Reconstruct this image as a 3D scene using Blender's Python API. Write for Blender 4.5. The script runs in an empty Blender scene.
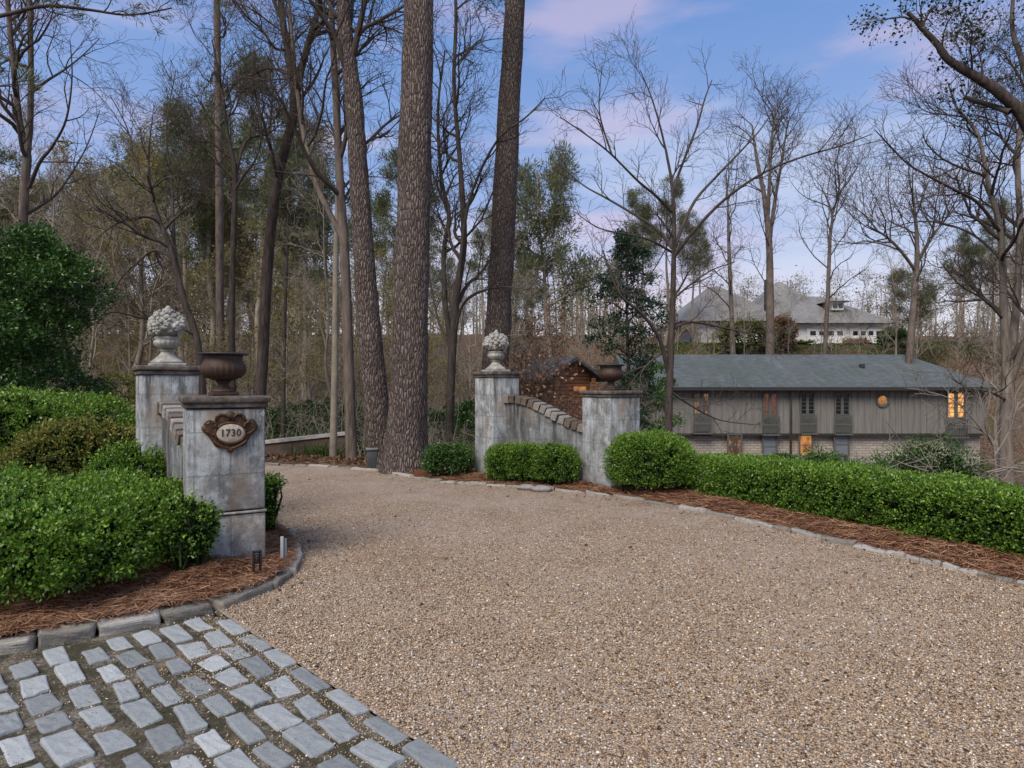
import bpy, bmesh, math, random
import numpy as np
from mathutils import Vector, Matrix

SC = bpy.context.scene
COL = SC.collection
RNG = np.random.default_rng(11)
random.seed(5)
F = 640.0          # focal length in pixels of the 1024 px wide photograph
CAMZ = 1.6
R = math.radians


def W(px, py, d):
    """world point at depth d along the ray of a photo pixel"""
    return ((px - 512) / F * d, d, CAMZ - (py - 384) / F * d)


def sstep(a, b, x):
    t = np.clip((np.asarray(x, float) - a) / (b - a), 0, 1)
    return t * t * (3 - 2 * t)


def wob(p, f=1.0, seed=0.0):
    """cheap smooth noise in -1..1 for arrays of points"""
    p = np.asarray(p, float) * f
    x, y, z = p[..., 0], p[..., 1], p[..., 2]
    s = seed
    return (np.sin(1.7 * x + 2.3 * y + s) * np.cos(1.3 * y - 1.9 * z + 1.3 * s) +
            np.sin(3.1 * z - 2.2 * x + 2.1 * s) * np.cos(2.7 * x + 1.1 * y + .7 * s) +
            .6 * np.sin(5.3 * x + 4.1 * z + s) * np.cos(4.7 * y - 3.9 * x + s)) / 2.0


# ------------------------------------------------------------------ objects
def tag(o, label=None, cat=None, group=None, kind=None):
    if label: o['label'] = label
    if cat: o['category'] = cat
    if group: o['group'] = group
    if kind: o['kind'] = kind
    return o


def thing(name, label, cat, loc=(0, 0, 0), group=None, rz=0.0):
    o = bpy.data.objects.new(name, None)
    o.empty_display_size = .2
    COL.objects.link(o)
    o.location = loc
    o.rotation_euler = (0, 0, rz)
    return tag(o, label, cat, group)


def link(name, me, mat, parent=None, loc=None):
    o = bpy.data.objects.new(name, me)
    COL.objects.link(o)
    if parent is not None: o.parent = parent
    if loc is not None: o.location = loc
    if mat is not None:
        ms = mat if isinstance(mat, (list, tuple)) else [mat]
        for m in ms: me.materials.append(m)
    return o


def npmesh(name, verts, faces, rnd=None, mi=None, smooth=False):
    """fast mesh from an (N,3) array and a list of (M,k) index arrays"""
    verts = np.asarray(verts, np.float32)
    if not isinstance(faces, (list, tuple)): faces = [faces]
    faces = [np.asarray(f, np.int32) for f in faces if len(f)]
    me = bpy.data.meshes.new(name)
    me.vertices.add(len(verts))
    me.vertices.foreach_set('co', verts.ravel())
    idx = np.concatenate([f.ravel() for f in faces])
    tot = np.concatenate([np.full(len(f), f.shape[1], np.int32) for f in faces])
    start = np.concatenate([[0], np.cumsum(tot)[:-1]]).astype(np.int32)
    me.loops.add(len(idx))
    me.loops.foreach_set('vertex_index', idx)
    me.polygons.add(len(tot))
    me.polygons.foreach_set('loop_start', start)
    me.polygons.foreach_set('loop_total', tot)
    if mi is not None:
        me.polygons.foreach_set('material_index', np.asarray(mi, np.int32))
    if smooth:
        me.polygons.foreach_set('use_smooth', np.ones(len(tot), bool))
    if rnd is not None:
        a = me.attributes.new('rnd', 'FLOAT', 'POINT')
        a.data.foreach_set('value', np.asarray(rnd, np.float32))
    me.update(calc_edges=True)
    me.validate()
    return me


class MB:
    """collects boxes, lathes and tubes into one mesh"""
    def __init__(s):
        s.v, s.f, s.sm, s.mi = [], [], [], []

    def add(s, vs, fs, M=None, smooth=False, mi=0):
        o = len(s.v)
        for v in vs:
            v = Vector(v)
            s.v.append(tuple(M @ v) if M is not None else tuple(v))
        for f in fs:
            s.f.append(tuple(i + o for i in f)); s.sm.append(smooth); s.mi.append(mi)
        return s

    def rock(s, size, bev, M, jit=.01, amp=.004, f=18, seed=0, cut=3):
        """a hewn block: skewed corners, worn edges, uneven faces"""
        bm = bmesh.new()
        bmesh.ops.create_cube(bm, size=1.0)
        for v in bm.verts:
            v.co = Vector((v.co.x * size[0], v.co.y * size[1], v.co.z * size[2]))
            v.co += Vector((random.uniform(-jit, jit), random.uniform(-jit, jit), random.uniform(-jit, jit) * .5))
        bmesh.ops.bevel(bm, geom=bm.edges[:] + bm.verts[:], offset=bev, segments=2, affect='EDGES', profile=.5)
        bmesh.ops.subdivide_edges(bm, edges=[e for e in bm.edges if e.calc_length() > bev * 2.5], cuts=cut, use_grid_fill=True)
        P = np.array([v.co[:] for v in bm.verts])
        D = np.stack([wob(P, f, seed), wob(P, f, seed + 3), wob(P, f * 1.3, seed + 7)], 1) * amp + np.stack([wob(P, f * 3, seed + 1)] * 3, 1) * amp * .3
        P = P + D
        bm.verts.index_update()
        s.add([tuple(p) for p in P], [[v.index for v in fc.verts] for fc in bm.faces], M, False)
        bm.free()
        return s

    def box(s, c, size, rz=0.0, bev=0.0, M=None, mi=0, jit=0.0):
        hx, hy, hz = size[0] / 2, size[1] / 2, size[2] / 2
        T = Matrix.Translation(c) @ Matrix.Rotation(rz, 4, 'Z')
        if M is not None: T = M @ T
        if bev <= 0:
            vs = [(x * hx, y * hy, z * hz) for z in (-1, 1) for y in (-1, 1) for x in (-1, 1)]
            fs = [(0, 2, 3, 1), (4, 5, 7, 6), (0, 1, 5, 4), (2, 6, 7, 3), (0, 4, 6, 2), (1, 3, 7, 5)]
            return s.add(vs, fs, T, False, mi)
        bm = bmesh.new()
        bmesh.ops.create_cube(bm, size=1.0)
        for v in bm.verts:
            v.co = Vector((v.co.x * size[0], v.co.y * size[1], v.co.z * size[2]))
            if jit: v.co += Vector((random.uniform(-jit, jit), random.uniform(-jit, jit), random.uniform(-jit, jit)))
        bmesh.ops.bevel(bm, geom=bm.edges[:] + bm.verts[:], offset=bev, segments=2, affect='EDGES', profile=.5)
        bm.verts.index_update()
        s.add([v.co[:] for v in bm.verts], [[v.index for v in f.verts] for f in bm.faces], T, True, mi)
        bm.free()
        return s

    def lathe(s, prof, seg=32, c=(0, 0, 0), flute=None, M=None, smooth=True):
        vs, fs = [], []
        n = len(prof)
        for i, p in enumerate(prof):
            r, z = p[0], p[1]
            fl = p[2] if len(p) > 2 else 0
            for k in range(seg):
                a = 2 * math.pi * k / seg
                rr = r * (1 + fl * abs(math.cos(a * (flute or 8) / 2))) if fl else r
                vs.append((c[0] + rr * math.cos(a), c[1] + rr * math.sin(a), c[2] + z))
        for i in range(n - 1):
            for k in range(seg):
                k2 = (k + 1) % seg
                fs.append((i * seg + k, i * seg + k2, (i + 1) * seg + k2, (i + 1) * seg + k))
        fs.append(tuple(reversed(range(seg))))
        fs.append(tuple((n - 1) * seg + k for k in range(seg)))
        return s.add(vs, fs, M, smooth)

    def tube(s, pts, rad, seg=8, M=None):
        vs, fs = [], []
        n = len(pts)
        for i, p in enumerate(pts):
            a = Vector(pts[max(i - 1, 0)]); b = Vector(pts[min(i + 1, n - 1)])
            t = (b - a).normalized()
            u = t.orthogonal().normalized(); w = t.cross(u)
            r = rad[i] if hasattr(rad, '__len__') else rad
            for k in range(seg):
                q = 2 * math.pi * k / seg
                vs.append(Vector(p) + u * (r * math.cos(q)) + w * (r * math.sin(q)))
        for i in range(n - 1):
            for k in range(seg):
                k2 = (k + 1) % seg
                fs.append((i * seg + k, i * seg + k2, (i + 1) * seg + k2, (i + 1) * seg + k))
        fs.append(tuple(reversed(range(seg)))); fs.append(tuple((n - 1) * seg + k for k in range(seg)))
        return s.add(vs, fs, M, True)

    def quad(s, a, b, c, d, mi=0):
        return s.add([a, b, c, d], [(0, 1, 2, 3)], None, False, mi)

    def build(s, name, mat, parent=None, loc=None):
        me = bpy.data.meshes.new(name)
        me.from_pydata(s.v, [], s.f)
        me.polygons.foreach_set('use_smooth', s.sm)
        me.polygons.foreach_set('material_index', s.mi)
        me.update()
        return link(name, me, mat, parent, loc)


# ---------------------------------------------------------------- materials
class NT:
    def __init__(s, name):
        s.m = bpy.data.materials.new(name)
        s.m.use_nodes = True
        s.t = s.m.node_tree
        s.t.nodes.clear()
        s.out = s.n('ShaderNodeOutputMaterial')

    def n(s, kind, **kw):
        nd = s.t.nodes.new(kind)
        for k, v in kw.items():
            if hasattr(nd, k): setattr(nd, k, v)
            else: nd.inputs[k.replace('_', ' ')].default_value = v
        return nd

    def l(s, a, b):
        s.t.links.new(a, b)
        return s

    def coord(s, scale=(1, 1, 1), kind='Object', rot=(0, 0, 0)):
        tc = s.n('ShaderNodeTexCoord')
        mp = s.n('ShaderNodeMapping')
        mp.inputs['Scale'].default_value = scale
        mp.inputs['Rotation'].default_value = rot
        s.l(tc.outputs[kind], mp.inputs['Vector'])
        return mp.outputs[0]

    def noise(s, vec, scale, detail=4, rough=.6):
        nd = s.n('ShaderNodeTexNoise')
        nd.inputs['Scale'].default_value = scale
        nd.inputs['Detail'].default_value = detail
        nd.inputs['Roughness'].default_value = rough
        if vec is not None: s.l(vec, nd.inputs['Vector'])
        return nd.outputs['Fac']

    def voro(s, vec, scale, feature='F1', out='Distance', rnd=1.0):
        nd = s.n('ShaderNodeTexVoronoi', feature=feature)
        nd.inputs['Scale'].default_value = scale
        nd.inputs['Randomness'].default_value = rnd
        s.l(vec, nd.inputs['Vector'])
        return nd.outputs[out]

    def ramp(s, fac, stops, interp='LINEAR'):
        nd = s.n('ShaderNodeValToRGB')
        cr = nd.color_ramp
        cr.interpolation = interp
        while len(cr.elements) < len(stops): cr.elements.new(.5)
        for e, (p, c) in zip(cr.elements, stops):
            e.position = p
            e.color = (c, c, c, 1) if not hasattr(c, '__len__') else (*c, 1)
        s.l(fac, nd.inputs[0])
        return nd.outputs[0]

    def mix(s, fac, a, b, blend='MIX'):
        nd = s.n('ShaderNodeMix', data_type='RGBA', blend_type=blend)
        for sock, v in ((nd.inputs[0], fac), (nd.inputs[6], a), (nd.inputs[7], b)):
            if hasattr(v, 'is_linked'): s.l(v, sock)
            elif hasattr(v, '__len__'): sock.default_value = (*v, 1)
            else: sock.default_value = v
        return nd.outputs[2]

    def math(s, op, a, b=0.0):
        nd = s.n('ShaderNodeMath', operation=op)
        for i, v in enumerate((a, b)):
            if hasattr(v, 'is_linked'): s.l(v, nd.inputs[i])
            else: nd.inputs[i].default_value = v
        return nd.outputs[0]

    def attr(s, name='rnd'):
        nd = s.n('ShaderNodeAttribute', attribute_name=name)
        return nd.outputs['Fac']

    def bump(s, h, strength=.5, dist=.02):
        nd = s.n('ShaderNodeBump')
        nd.inputs['Strength'].default_value = strength
        nd.inputs['Distance'].default_value = dist
        s.l(h, nd.inputs['Height'])
        return nd.outputs[0]

    def bsdf(s, col, rough=.8, normal=None, metal=0.0, spec=.3, emit=None, estr=0.0, trans=0.0):
        p = s.n('ShaderNodeBsdfPrincipled')
        for sock, v in ((p.inputs['Base Color'], col), (p.inputs['Roughness'], rough)):
            if hasattr(v, 'is_linked'): s.l(v, sock)
            elif hasattr(v, '__len__'): sock.default_value = (*v, 1)
            else: sock.default_value = v
        p.inputs['Metallic'].default_value = metal
        p.inputs['Specular IOR Level'].default_value = spec
        if normal is not None: s.l(normal, p.inputs['Normal'])
        if emit is not None:
            if hasattr(emit, 'is_linked'): s.l(emit, p.inputs['Emission Color'])
            else: p.inputs['Emission Color'].default_value = (*emit, 1)
            p.inputs['Emission Strength'].default_value = estr
        sh = p.outputs[0]
        if trans > 0:
            tr = s.n('ShaderNodeBsdfTranslucent')
            if hasattr(col, 'is_linked'): s.l(col, tr.inputs[0])
            else: tr.inputs[0].default_value = (*col, 1)
            mx = s.n('ShaderNodeMixShader')
            mx.inputs[0].default_value = trans
            s.l(sh, mx.inputs[1]); s.l(tr.outputs[0], mx.inputs[2])
            sh = mx.outputs[0]
        s.l(sh, s.out.inputs['Surface'])
        return s.m


def m_leaf(name, stops, rough=.45, trans=.25, spec=.4):
    t = NT(name)
    c = t.ramp(t.attr(), stops)
    return t.bsdf(c, rough, spec=spec, trans=trans)


def m_bark(name, dark, mid, light, sc=9.0, plate=True, bumpd=.03, zs=.28):
    t = NT(name)
    v = t.coord((1, 1, zs))
    n = t.noise(v, sc * 1.3, 5, .65)
    if plate:
        nd = t.n('ShaderNodeTexNoise'); nd.inputs['Scale'].default_value = 6; t.l(v, nd.inputs['Vector'])
        vv = t.mix(.06, v, nd.outputs['Color'])
        e = t.voro(vv, sc, 'DISTANCE_TO_EDGE')
        er = t.ramp(e, [(0, .2), (.10, .62), (.36, 1)])
        cell = t.voro(vv, sc, 'F1', 'Color')
        sep = t.n('ShaderNodeSeparateColor'); t.l(cell, sep.inputs[0])
        c1 = t.mix(sep.outputs[0], mid, light)
        c1 = t.mix(t.ramp(n, [(.36, 0), (.68, .85)]), c1, dark)
        pt_ = t.noise(t.coord((1, 1, .5)), 1.4, 4, .7)
        c1 = t.mix(t.ramp(pt_, [(.45, 0), (.68, .5)]), c1, light)
        c = t.mix(er, dark, c1)
        h = t.math('ADD', er, t.math('MULTIPLY', n, .35))
        return t.bsdf(c, .9, t.bump(h, 1.0, bumpd), spec=.15)
    c = t.ramp(n, [(.3, dark), (.5, mid), (.72, light)])
    big = t.noise(t.coord((1, 1, .6)), 2.0, 3)
    c = t.mix(t.ramp(big, [(.45, 0), (.7, .55)]), c, light)
    return t.bsdf(c, .9, t.bump(n, .8, bumpd), spec=.15)


def m_plain(name, col, rough=.7, metal=0.0, var=.25, sc=8.0, spec=.3, bumpd=.004):
    t = NT(name)
    n = t.noise(t.coord(), sc, 5, .65)
    c = t.ramp(n, [(.25, tuple(x * (1 - var) for x in col)), (.75, tuple(min(1, x * (1 + var)) for x in col))])
    return t.bsdf(c, rough, t.bump(n, .4, bumpd), metal=metal, spec=spec)


def m_gravel():
    t = NT('gravel')
    v = t.coord()
    pal = [(0, (.07, .045, .028)), (.14, (.24, .155, .09)), (.34, (.49, .345, .222)), (.56, (.38, .29, .215)),
           (.74, (.62, .47, .335)), (.9, (.35, .32, .285)), (1, (.88, .81, .68))]
    nd = t.n('ShaderNodeTexVoronoi'); nd.inputs['Scale'].default_value = 78; t.l(v, nd.inputs['Vector'])
    sep = t.n('ShaderNodeSeparateColor'); t.l(nd.outputs['Color'], sep.inputs[0])
    c = t.ramp(sep.outputs[0], pal)
    d = nd.outputs['Distance']
    c = t.mix(t.ramp(d, [(.45, 0), (.75, .6)]), c, (.10, .075, .055))
    big = t.noise(v, .55, 4)
    c = t.mix(t.ramp(big, [(.42, 0), (.62, .5)]), c, (.44, .37, .31))
    wet = t.noise(t.coord((1, 1, 1), rot=(0, 0, .6)), 1.6, 5, .7)
    c = t.mix(t.ramp(wet, [(.52, 0), (.68, .45)]), c, (.20, .135, .09))
    h = t.math('SUBTRACT', t.math('MULTIPLY', sep.outputs[1], .35), d)
    return t.bsdf(c, .85, t.bump(h, 1.0, .012), spec=.25)


GRAVEL_PAL = [(0, (.045, .028, .017)), (.16, (.20, .125, .07)), (.36, (.46, .325, .19)), (.56, (.34, .26, .18)),
              (.74, (.61, .46, .305)), (.9, (.33, .30, .265)), (1, (.92, .85, .72))]


def m_straw_ground():
    t = NT('pine_straw_bed')
    v = t.coord((1, 1, 1))
    a = t.noise(t.coord((30, 5, 5), rot=(0, 0, .5)), 1.6, 4, .7)
    b = t.noise(t.coord((5, 30, 5), rot=(0, 0, .2)), 1.6, 4, .7)
    n = t.math('MAXIMUM', a, b)
    c = t.ramp(n, [(.4, (.05, .02, .012)), (.6, (.17, .07, .037)), (.8, (.30, .145, .075))])
    return t.bsdf(c, .9, t.bump(n, .9, .03), spec=.1)


def m_litter():
    t = NT('leaf_litter_ground')
    v = t.coord()
    n = t.noise(v, 5, 6, .7)
    vo = t.n('ShaderNodeTexVoronoi'); vo.inputs['Scale'].default_value = 14; t.l(v, vo.inputs['Vector'])
    sep = t.n('ShaderNodeSeparateColor'); t.l(vo.outputs['Color'], sep.inputs[0])
    c = t.ramp(sep.outputs[0], [(0, (.04, .024, .016)), (.45, (.10, .058, .036)), (.8, (.17, .105, .065)), (1, (.26, .185, .13))])
    c = t.mix(t.ramp(n, [(.4, 0), (.65, .7)]), c, (.075, .05, .032))
    g = t.noise(v, .35, 4)
    c = t.mix(t.ramp(g, [(.56, 0), (.7, .55)]), c, (.05, .075, .02))
    return t.bsdf(c, .95, t.bump(n, .8, .05), spec=.1)


def m_stucco(name, zt, base=(.42, .45, .455), warm=(.25, .20, .145)):
    """weathered concrete with rain streaks that run down from the cap"""
    t = NT(name)
    v = t.coord()
    n1 = t.noise(v, 3.2, 6, .7)
    n2 = t.noise(v, 22, 5, .7)
    c = t.ramp(n1, [(.3, tuple(x * .5 for x in base)), (.52, base), (.72, tuple(min(1, x * 1.5) for x in base))])
    c = t.mix(t.ramp(n2, [(.5, 0), (.75, .5)]), c, tuple(x * .5 for x in base))
    st = t.noise(t.coord((7, 7, .6)), 1.0, 5, .75)
    st2 = t.noise(t.coord((17, 17, 1.6)), 1.0, 5, .75)
    sep = t.n('ShaderNodeSeparateXYZ'); t.l(v, sep.inputs[0])
    top = t.n('ShaderNodeMapRange'); top.inputs[1].default_value = zt * .15; top.inputs[2].default_value = zt
    t.l(sep.outputs[2], top.inputs[0])
    k = t.math('MULTIPLY', t.ramp(st, [(.47, 0), (.62, 1)]), t.math('ADD', top.outputs[0], .18))
    c = t.mix(t.math('MULTIPLY', k, .82), c, (.035, .034, .032))
    k2 = t.math('MULTIPLY', t.ramp(st2, [(.5, 0), (.7, .75)]), top.outputs[0])
    c = t.mix(k2, c, (.06, .055, .05))
    bl = t.noise(t.coord((2.2, 2.2, 1.5)), 2.0, 6, .75)
    c = t.mix(t.ramp(bl, [(.47, 0), (.6, .65)]), c, (.07, .07, .066))
    w = t.noise(t.coord((3, 3, 1.2)), 1.3, 4)
    c = t.mix(t.ramp(w, [(.48, 0), (.66, .7)]), c, warm)
    wh = t.noise(t.coord((5, 5, 2.4)), 1.5, 5, .7)
    c = t.mix(t.ramp(wh, [(.63, 0), (.7, .6)]), c, (.62, .64, .64))
    br = t.n('ShaderNodeTexBrick')
    br.inputs['Scale'].default_value = 1.0
    for k_, v_ in (('Brick Width', .55), ('Row Height', .36), ('Mortar Size', .006)): br.inputs[k_].default_value = v_
    cx = t.n('ShaderNodeCombineXYZ')
    t.l(t.math('ADD', sep.outputs[0], sep.outputs[1]), cx.inputs[0]); t.l(sep.outputs[2], cx.inputs[1])
    t.l(cx.outputs[0], br.inputs['Vector'])
    c = t.mix(t.math('MULTIPLY', br.outputs['Fac'], .45), c, (.10, .10, .10))
    h = t.math('ADD', n2, t.math('MULTIPLY', n1, .6))
    return t.bsdf(c, .9, t.bump(h, .6, .012), spec=.2)


def m_stone(name, pal, sc=6.0, bumpd=.012, rnd=True, rough=.8):
    t = NT(name)
    v = t.coord()
    n = t.noise(v, sc, 6, .7)
    n2 = t.noise(v, sc * 6, 4, .7)
    f = t.math('ADD', t.math('MULTIPLY', t.attr(), .68), t.math('MULTIPLY', t.noise(v, sc * 2.2, 3), .34)) if rnd else n
    c = t.ramp(f, pal)
    c = t.mix(t.ramp(n2, [(.5, 0), (.8, .5)]), c, tuple(x * .45 for x in pal[0][1]))
    return t.bsdf(c, rough, t.bump(t.math('ADD', n2, n), .6, bumpd), spec=.3)


def m_roof(name, c1, c2, moss=(.05, .07, .05), rowh=.14):
    t = NT(name)
    v = t.coord()
    br = t.n('ShaderNodeTexBrick')
    br.inputs['Scale'].default_value = 1.0
    for k_, v_ in (('Brick Width', .32), ('Row Height', rowh), ('Mortar Size', .012)): br.inputs[k_].default_value = v_
    br.inputs['Color1'].default_value = (*c1, 1); br.inputs['Color2'].default_value = (*c2, 1)
    br.inputs['Mortar'].default_value = (*[x * .5 for x in c1], 1)
    sep = t.n('ShaderNodeSeparateXYZ'); t.l(v, sep.inputs[0])
    cx = t.n('ShaderNodeCombineXYZ')
    t.l(sep.outputs[0], cx.inputs[0]); t.l(t.math('ADD', t.math('MULTIPLY', sep.outputs[1], .9), sep.outputs[2]), cx.inputs[1])
    t.l(cx.outputs[0], br.inputs['Vector'])
    n = t.noise(t.coord((.6, .4, .4)), 1.0, 5, .7)
    c = t.mix(t.ramp(n, [(.45, 0), (.7, .7)]), br.outputs['Color'], moss)
    n3 = t.noise(t.coord((2.5, .3, .3)), 1.0, 5, .7)
    c = t.mix(t.ramp(n3, [(.55, 0), (.75, .4)]), c, tuple(min(1, x * 1.7) for x in c2))
    return t.bsdf(c, .62, t.bump(br.outputs['Fac'], .4, -.02), spec=.4)


def m_brick(name, c1, c2, mortar, bw=.22, rh=.075, ms=.012):
    t = NT(name)
    v = t.coord()
    sep = t.n('ShaderNodeSeparateXYZ'); t.l(v, sep.inputs[0])
    cx = t.n('ShaderNodeCombineXYZ')
    t.l(t.math('ADD', sep.outputs[0], sep.outputs[1]), cx.inputs[0]); t.l(sep.outputs[2], cx.inputs[1])
    br = t.n('ShaderNodeTexBrick'); br.inputs['Scale'].default_value = 1.0
    for k_, v_ in (('Brick Width', bw), ('Row Height', rh), ('Mortar Size', ms)): br.inputs[k_].default_value = v_
    br.inputs['Color1'].default_value = (*c1, 1); br.inputs['Color2'].default_value = (*c2, 1); br.inputs['Mortar'].default_value = (*mortar, 1)
    t.l(cx.outputs[0], br.inputs['Vector'])
    n = t.noise(v, 1.3, 5, .7)
    c = t.mix(t.ramp(n, [(.45, 0), (.75, .5)]), br.outputs['Color'], tuple(x * .55 for x in c1))
    return t.bsdf(c, .9, t.bump(br.outputs['Fac'], .5, -.01), spec=.2)


def m_lit(name, c1, c2, st, lo=.32, hi=.62):
    """a curtained window with the lamps on behind it"""
    t = NT(name)
    n = t.noise(t.coord((2.2, 2.2, 1.1)), 1.6, 3)
    c = t.ramp(n, [(lo, c1), (hi, c2)])
    return t.bsdf((.05, .04, .03), .15, spec=.5, emit=c, estr=st)
EXPOSURE = 1.28; SUN_E = 1.5; SKYK = .55
# ------------------------------------------------------------------ foliage
def unit(a):
    return a / np.maximum(np.linalg.norm(a, axis=-1, keepdims=True), 1e-9)


def leaves(P, N, L, asp=.5, out=.55, lenvar=.35, fold=.12, rng=RNG, rsel=None):
    """one folded rhombus per point; P points, N outward directions"""
    n = len(P)
    ax = unit(N * out + rng.normal(0, .55, (n, 3)))
    sd = unit(np.cross(ax, rng.normal(0, 1, (n, 3))))
    up = np.cross(ax, sd)
    ln = L * rng.uniform(1 - lenvar, 1 + lenvar, (n, 1))
    w = ln * asp * .5
    a = P
    b = P + ax * ln * .5 + sd * w + up * ln * fold
    c = P + ax * ln
    d = P + ax * ln * .5 - sd * w + up * ln * fold
    v = np.stack([a, b, c, d], 1).reshape(-1, 3)
    f = np.arange(4 * n, dtype=np.int32).reshape(n, 4)
    r = rng.uniform(0, 1, n) if rsel is None else rsel
    return v, f, np.repeat(r, 4)


def superq(n, dims, e, rng, zlo=-.75):
    """points spread over a superellipsoid: cube sampled by face area, then pushed out"""
    a, b, h = dims
    ar = np.array([b * h, b * h, a * h, a * h, a * b, a * b * .35])
    fc = rng.choice(6, n, p=ar / ar.sum())
    uv = rng.uniform(-1, 1, (n, 2))
    c = np.empty((n, 3))
    for k, (ax, sg) in enumerate(((0, 1), (0, -1), (1, 1), (1, -1), (2, 1), (2, -1))):
        m = fc == k
        o = [i for i in range(3) if i != ax]
        c[m, ax] = sg
        c[m, o[0]] = uv[m, 0]; c[m, o[1]] = uv[m, 1]
    c = c[c[:, 2] > zlo]
    s = (np.abs(c) ** e).sum(1) ** (-1 / e)
    u = c * s[:, None]
    D = np.array([a, b, h])
    nr = unit(np.sign(u) * np.abs(u) ** (e - 1) / D)
    return u * D, nr


def shrub(name, label, cat, c, dims, mat, stem_core_mat, n, L, e=3.0, amp=.06, frq=3.0, rz=0.0, group=None,
          gaps=.55, asp=.55, per=9, zlo=-.75, seed=0, core=.86, spread=1.0, shell=.10):
    """clipped shrub: thousands of leaves in sprigs over a lumpy body with stems and a dark leaf core inside.
    c = centre of its foot on the ground, dims = half width, half depth, full height"""
    rng = np.random.default_rng(seed + 100)
    t = thing(name, label, cat, c, group, rz)
    D = (dims[0], dims[1], dims[2] / 2)
    p, nr = superq(n // per, D, e, rng, zlo)
    lump = wob(p, frq, seed)
    fine = wob(p, frq * 3.1, seed + 4)
    p = p + nr * (lump * amp + fine * amp * .4)[:, None]
    keep = (lump * .6 + fine * .7) > -gaps - .55 * rng.random(len(p))
    p, nr = p[keep], nr[keep]
    m = len(p)
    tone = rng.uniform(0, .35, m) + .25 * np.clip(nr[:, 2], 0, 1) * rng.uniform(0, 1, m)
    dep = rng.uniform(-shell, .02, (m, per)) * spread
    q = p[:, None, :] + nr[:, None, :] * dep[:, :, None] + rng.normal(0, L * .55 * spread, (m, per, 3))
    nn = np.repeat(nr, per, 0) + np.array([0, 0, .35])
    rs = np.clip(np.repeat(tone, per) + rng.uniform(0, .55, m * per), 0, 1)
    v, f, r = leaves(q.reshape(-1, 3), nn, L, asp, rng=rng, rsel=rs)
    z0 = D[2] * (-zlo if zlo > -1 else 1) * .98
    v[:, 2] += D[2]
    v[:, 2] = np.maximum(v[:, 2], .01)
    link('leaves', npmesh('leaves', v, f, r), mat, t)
    # inside: stems from the foot, plus an added dark leaf core so gaps look dark
    mb = MB()
    for k in range(26):
        i = rng.integers(m)
        e1 = p[i] * .93 + np.array([0, 0, D[2]])
        s0 = np.array([e1[0] * rng.uniform(.25, .75), e1[1] * rng.uniform(.2, .7), 0])
        mid = (s0 + e1) / 2 + rng.normal(0, .05, 3)
        mb.tube([s0, mid, e1], [.014, .010, .004], 5)
    gp, gn = superq(60000, tuple(x * core for x in D), e, rng, -.7)
    gp = gp[:max(1500, int(m * 2.2))]
    gl = wob(gp, frq, seed)
    gp = gp + unit(gp) * (gl * amp)[:, None]
    gp = gp * rng.uniform(.8, 1, (len(gp), 1))
    gv, gf, gr = leaves(gp + np.array([0, 0, D[2]]), rng.normal(0, 1, gp.shape), min(L * 2.2, min(D) * .28), .6, out=.3, rng=rng)
    gv[:, 2] = np.maximum(gv[:, 2], .01)
    o = len(mb.v)
    vs = np.concatenate([np.array(mb.v), gv])
    me = npmesh('stems', vs, [np.array([x for x in mb.f if len(x) == 4]), np.array([x for x in mb.f if len(x) == 5]), gf + o])
    me2 = link('stems', me, stem_core_mat, t)  # holds both the stems and the added dark leaf core
    return t


# -------------------------------------------------------------------- trees
def vadd(a, b, s=1.0): return (a[0] + b[0] * s, a[1] + b[1] * s, a[2] + b[2] * s)


def vn(a):
    l = math.sqrt(a[0] * a[0] + a[1] * a[1] + a[2] * a[2]) or 1e-9
    return (a[0] / l, a[1] / l, a[2] / l)


def cross(a, b): return (a[1] * b[2] - a[2] * b[1], a[2] * b[0] - a[0] * b[2], a[0] * b[1] - a[1] * b[0])


def walk(rn, p, d, L, r0, r1, n, wb, up):
    pts, rad = [p], [r0]
    for i in range(1, n):
        d = vn((d[0] + rn.gauss(0, wb), d[1] + rn.gauss(0, wb), d[2] + rn.gauss(0, wb) + up))
        p = vadd(p, d, L / (n - 1))
        pts.append(p); rad.append(r0 + (r1 - r0) * i / (n - 1))
    return pts, rad


def sprout(rn, pts, rad, lv, P, out):
    """children of one limb, then theirs; out[level] collects (points, radii)"""
    if lv >= len(P['n']): return
    n = P['n'][lv]
    n = int(n) + (1 if rn.random() < n - int(n) else 0)
    seg = len(pts) - 1
    t0 = P['t0'][lv]
    for i in range(n):
        t = t0 + (1 - t0) * ((i + rn.random()) / n) ** .9
        x = min(t * seg, seg - 1e-6); k = int(x); u = x - k
        a, b = pts[k], pts[k + 1]
        p = (a[0] + (b[0] - a[0]) * u, a[1] + (b[1] - a[1]) * u, a[2] + (b[2] - a[2]) * u)
        r = rad[k] + (rad[k + 1] - rad[k]) * u
        tg = vn((b[0] - a[0], b[1] - a[1], b[2] - a[2]))
        q = vn(cross(tg, (rn.gauss(0, 1), rn.gauss(0, 1), rn.gauss(0, 1))))
        an = R(rn.uniform(*P['ang'][lv]))
        d = vn((tg[0] * math.cos(an) + q[0] * math.sin(an), tg[1] * math.cos(an) + q[1] * math.sin(an),
                tg[2] * math.cos(an) + q[2] * math.sin(an) + P['lift'][lv]))
        L = P['len'][lv] * rn.uniform(.6, 1.25) * (1.15 - P['tl'][lv] * t)
        r0 = min(r * .7, P['r'][lv])
        cp, cr = walk(rn, p, d, L, r0, max(r0 * .28, P['rmin']), P['seg'][lv], P['wob'][lv], P['up'][lv])
        out.setdefault(lv + 1, []).append((cp, cr))
        sprout(rn, cp, cr, lv + 1, P, out)


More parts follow.
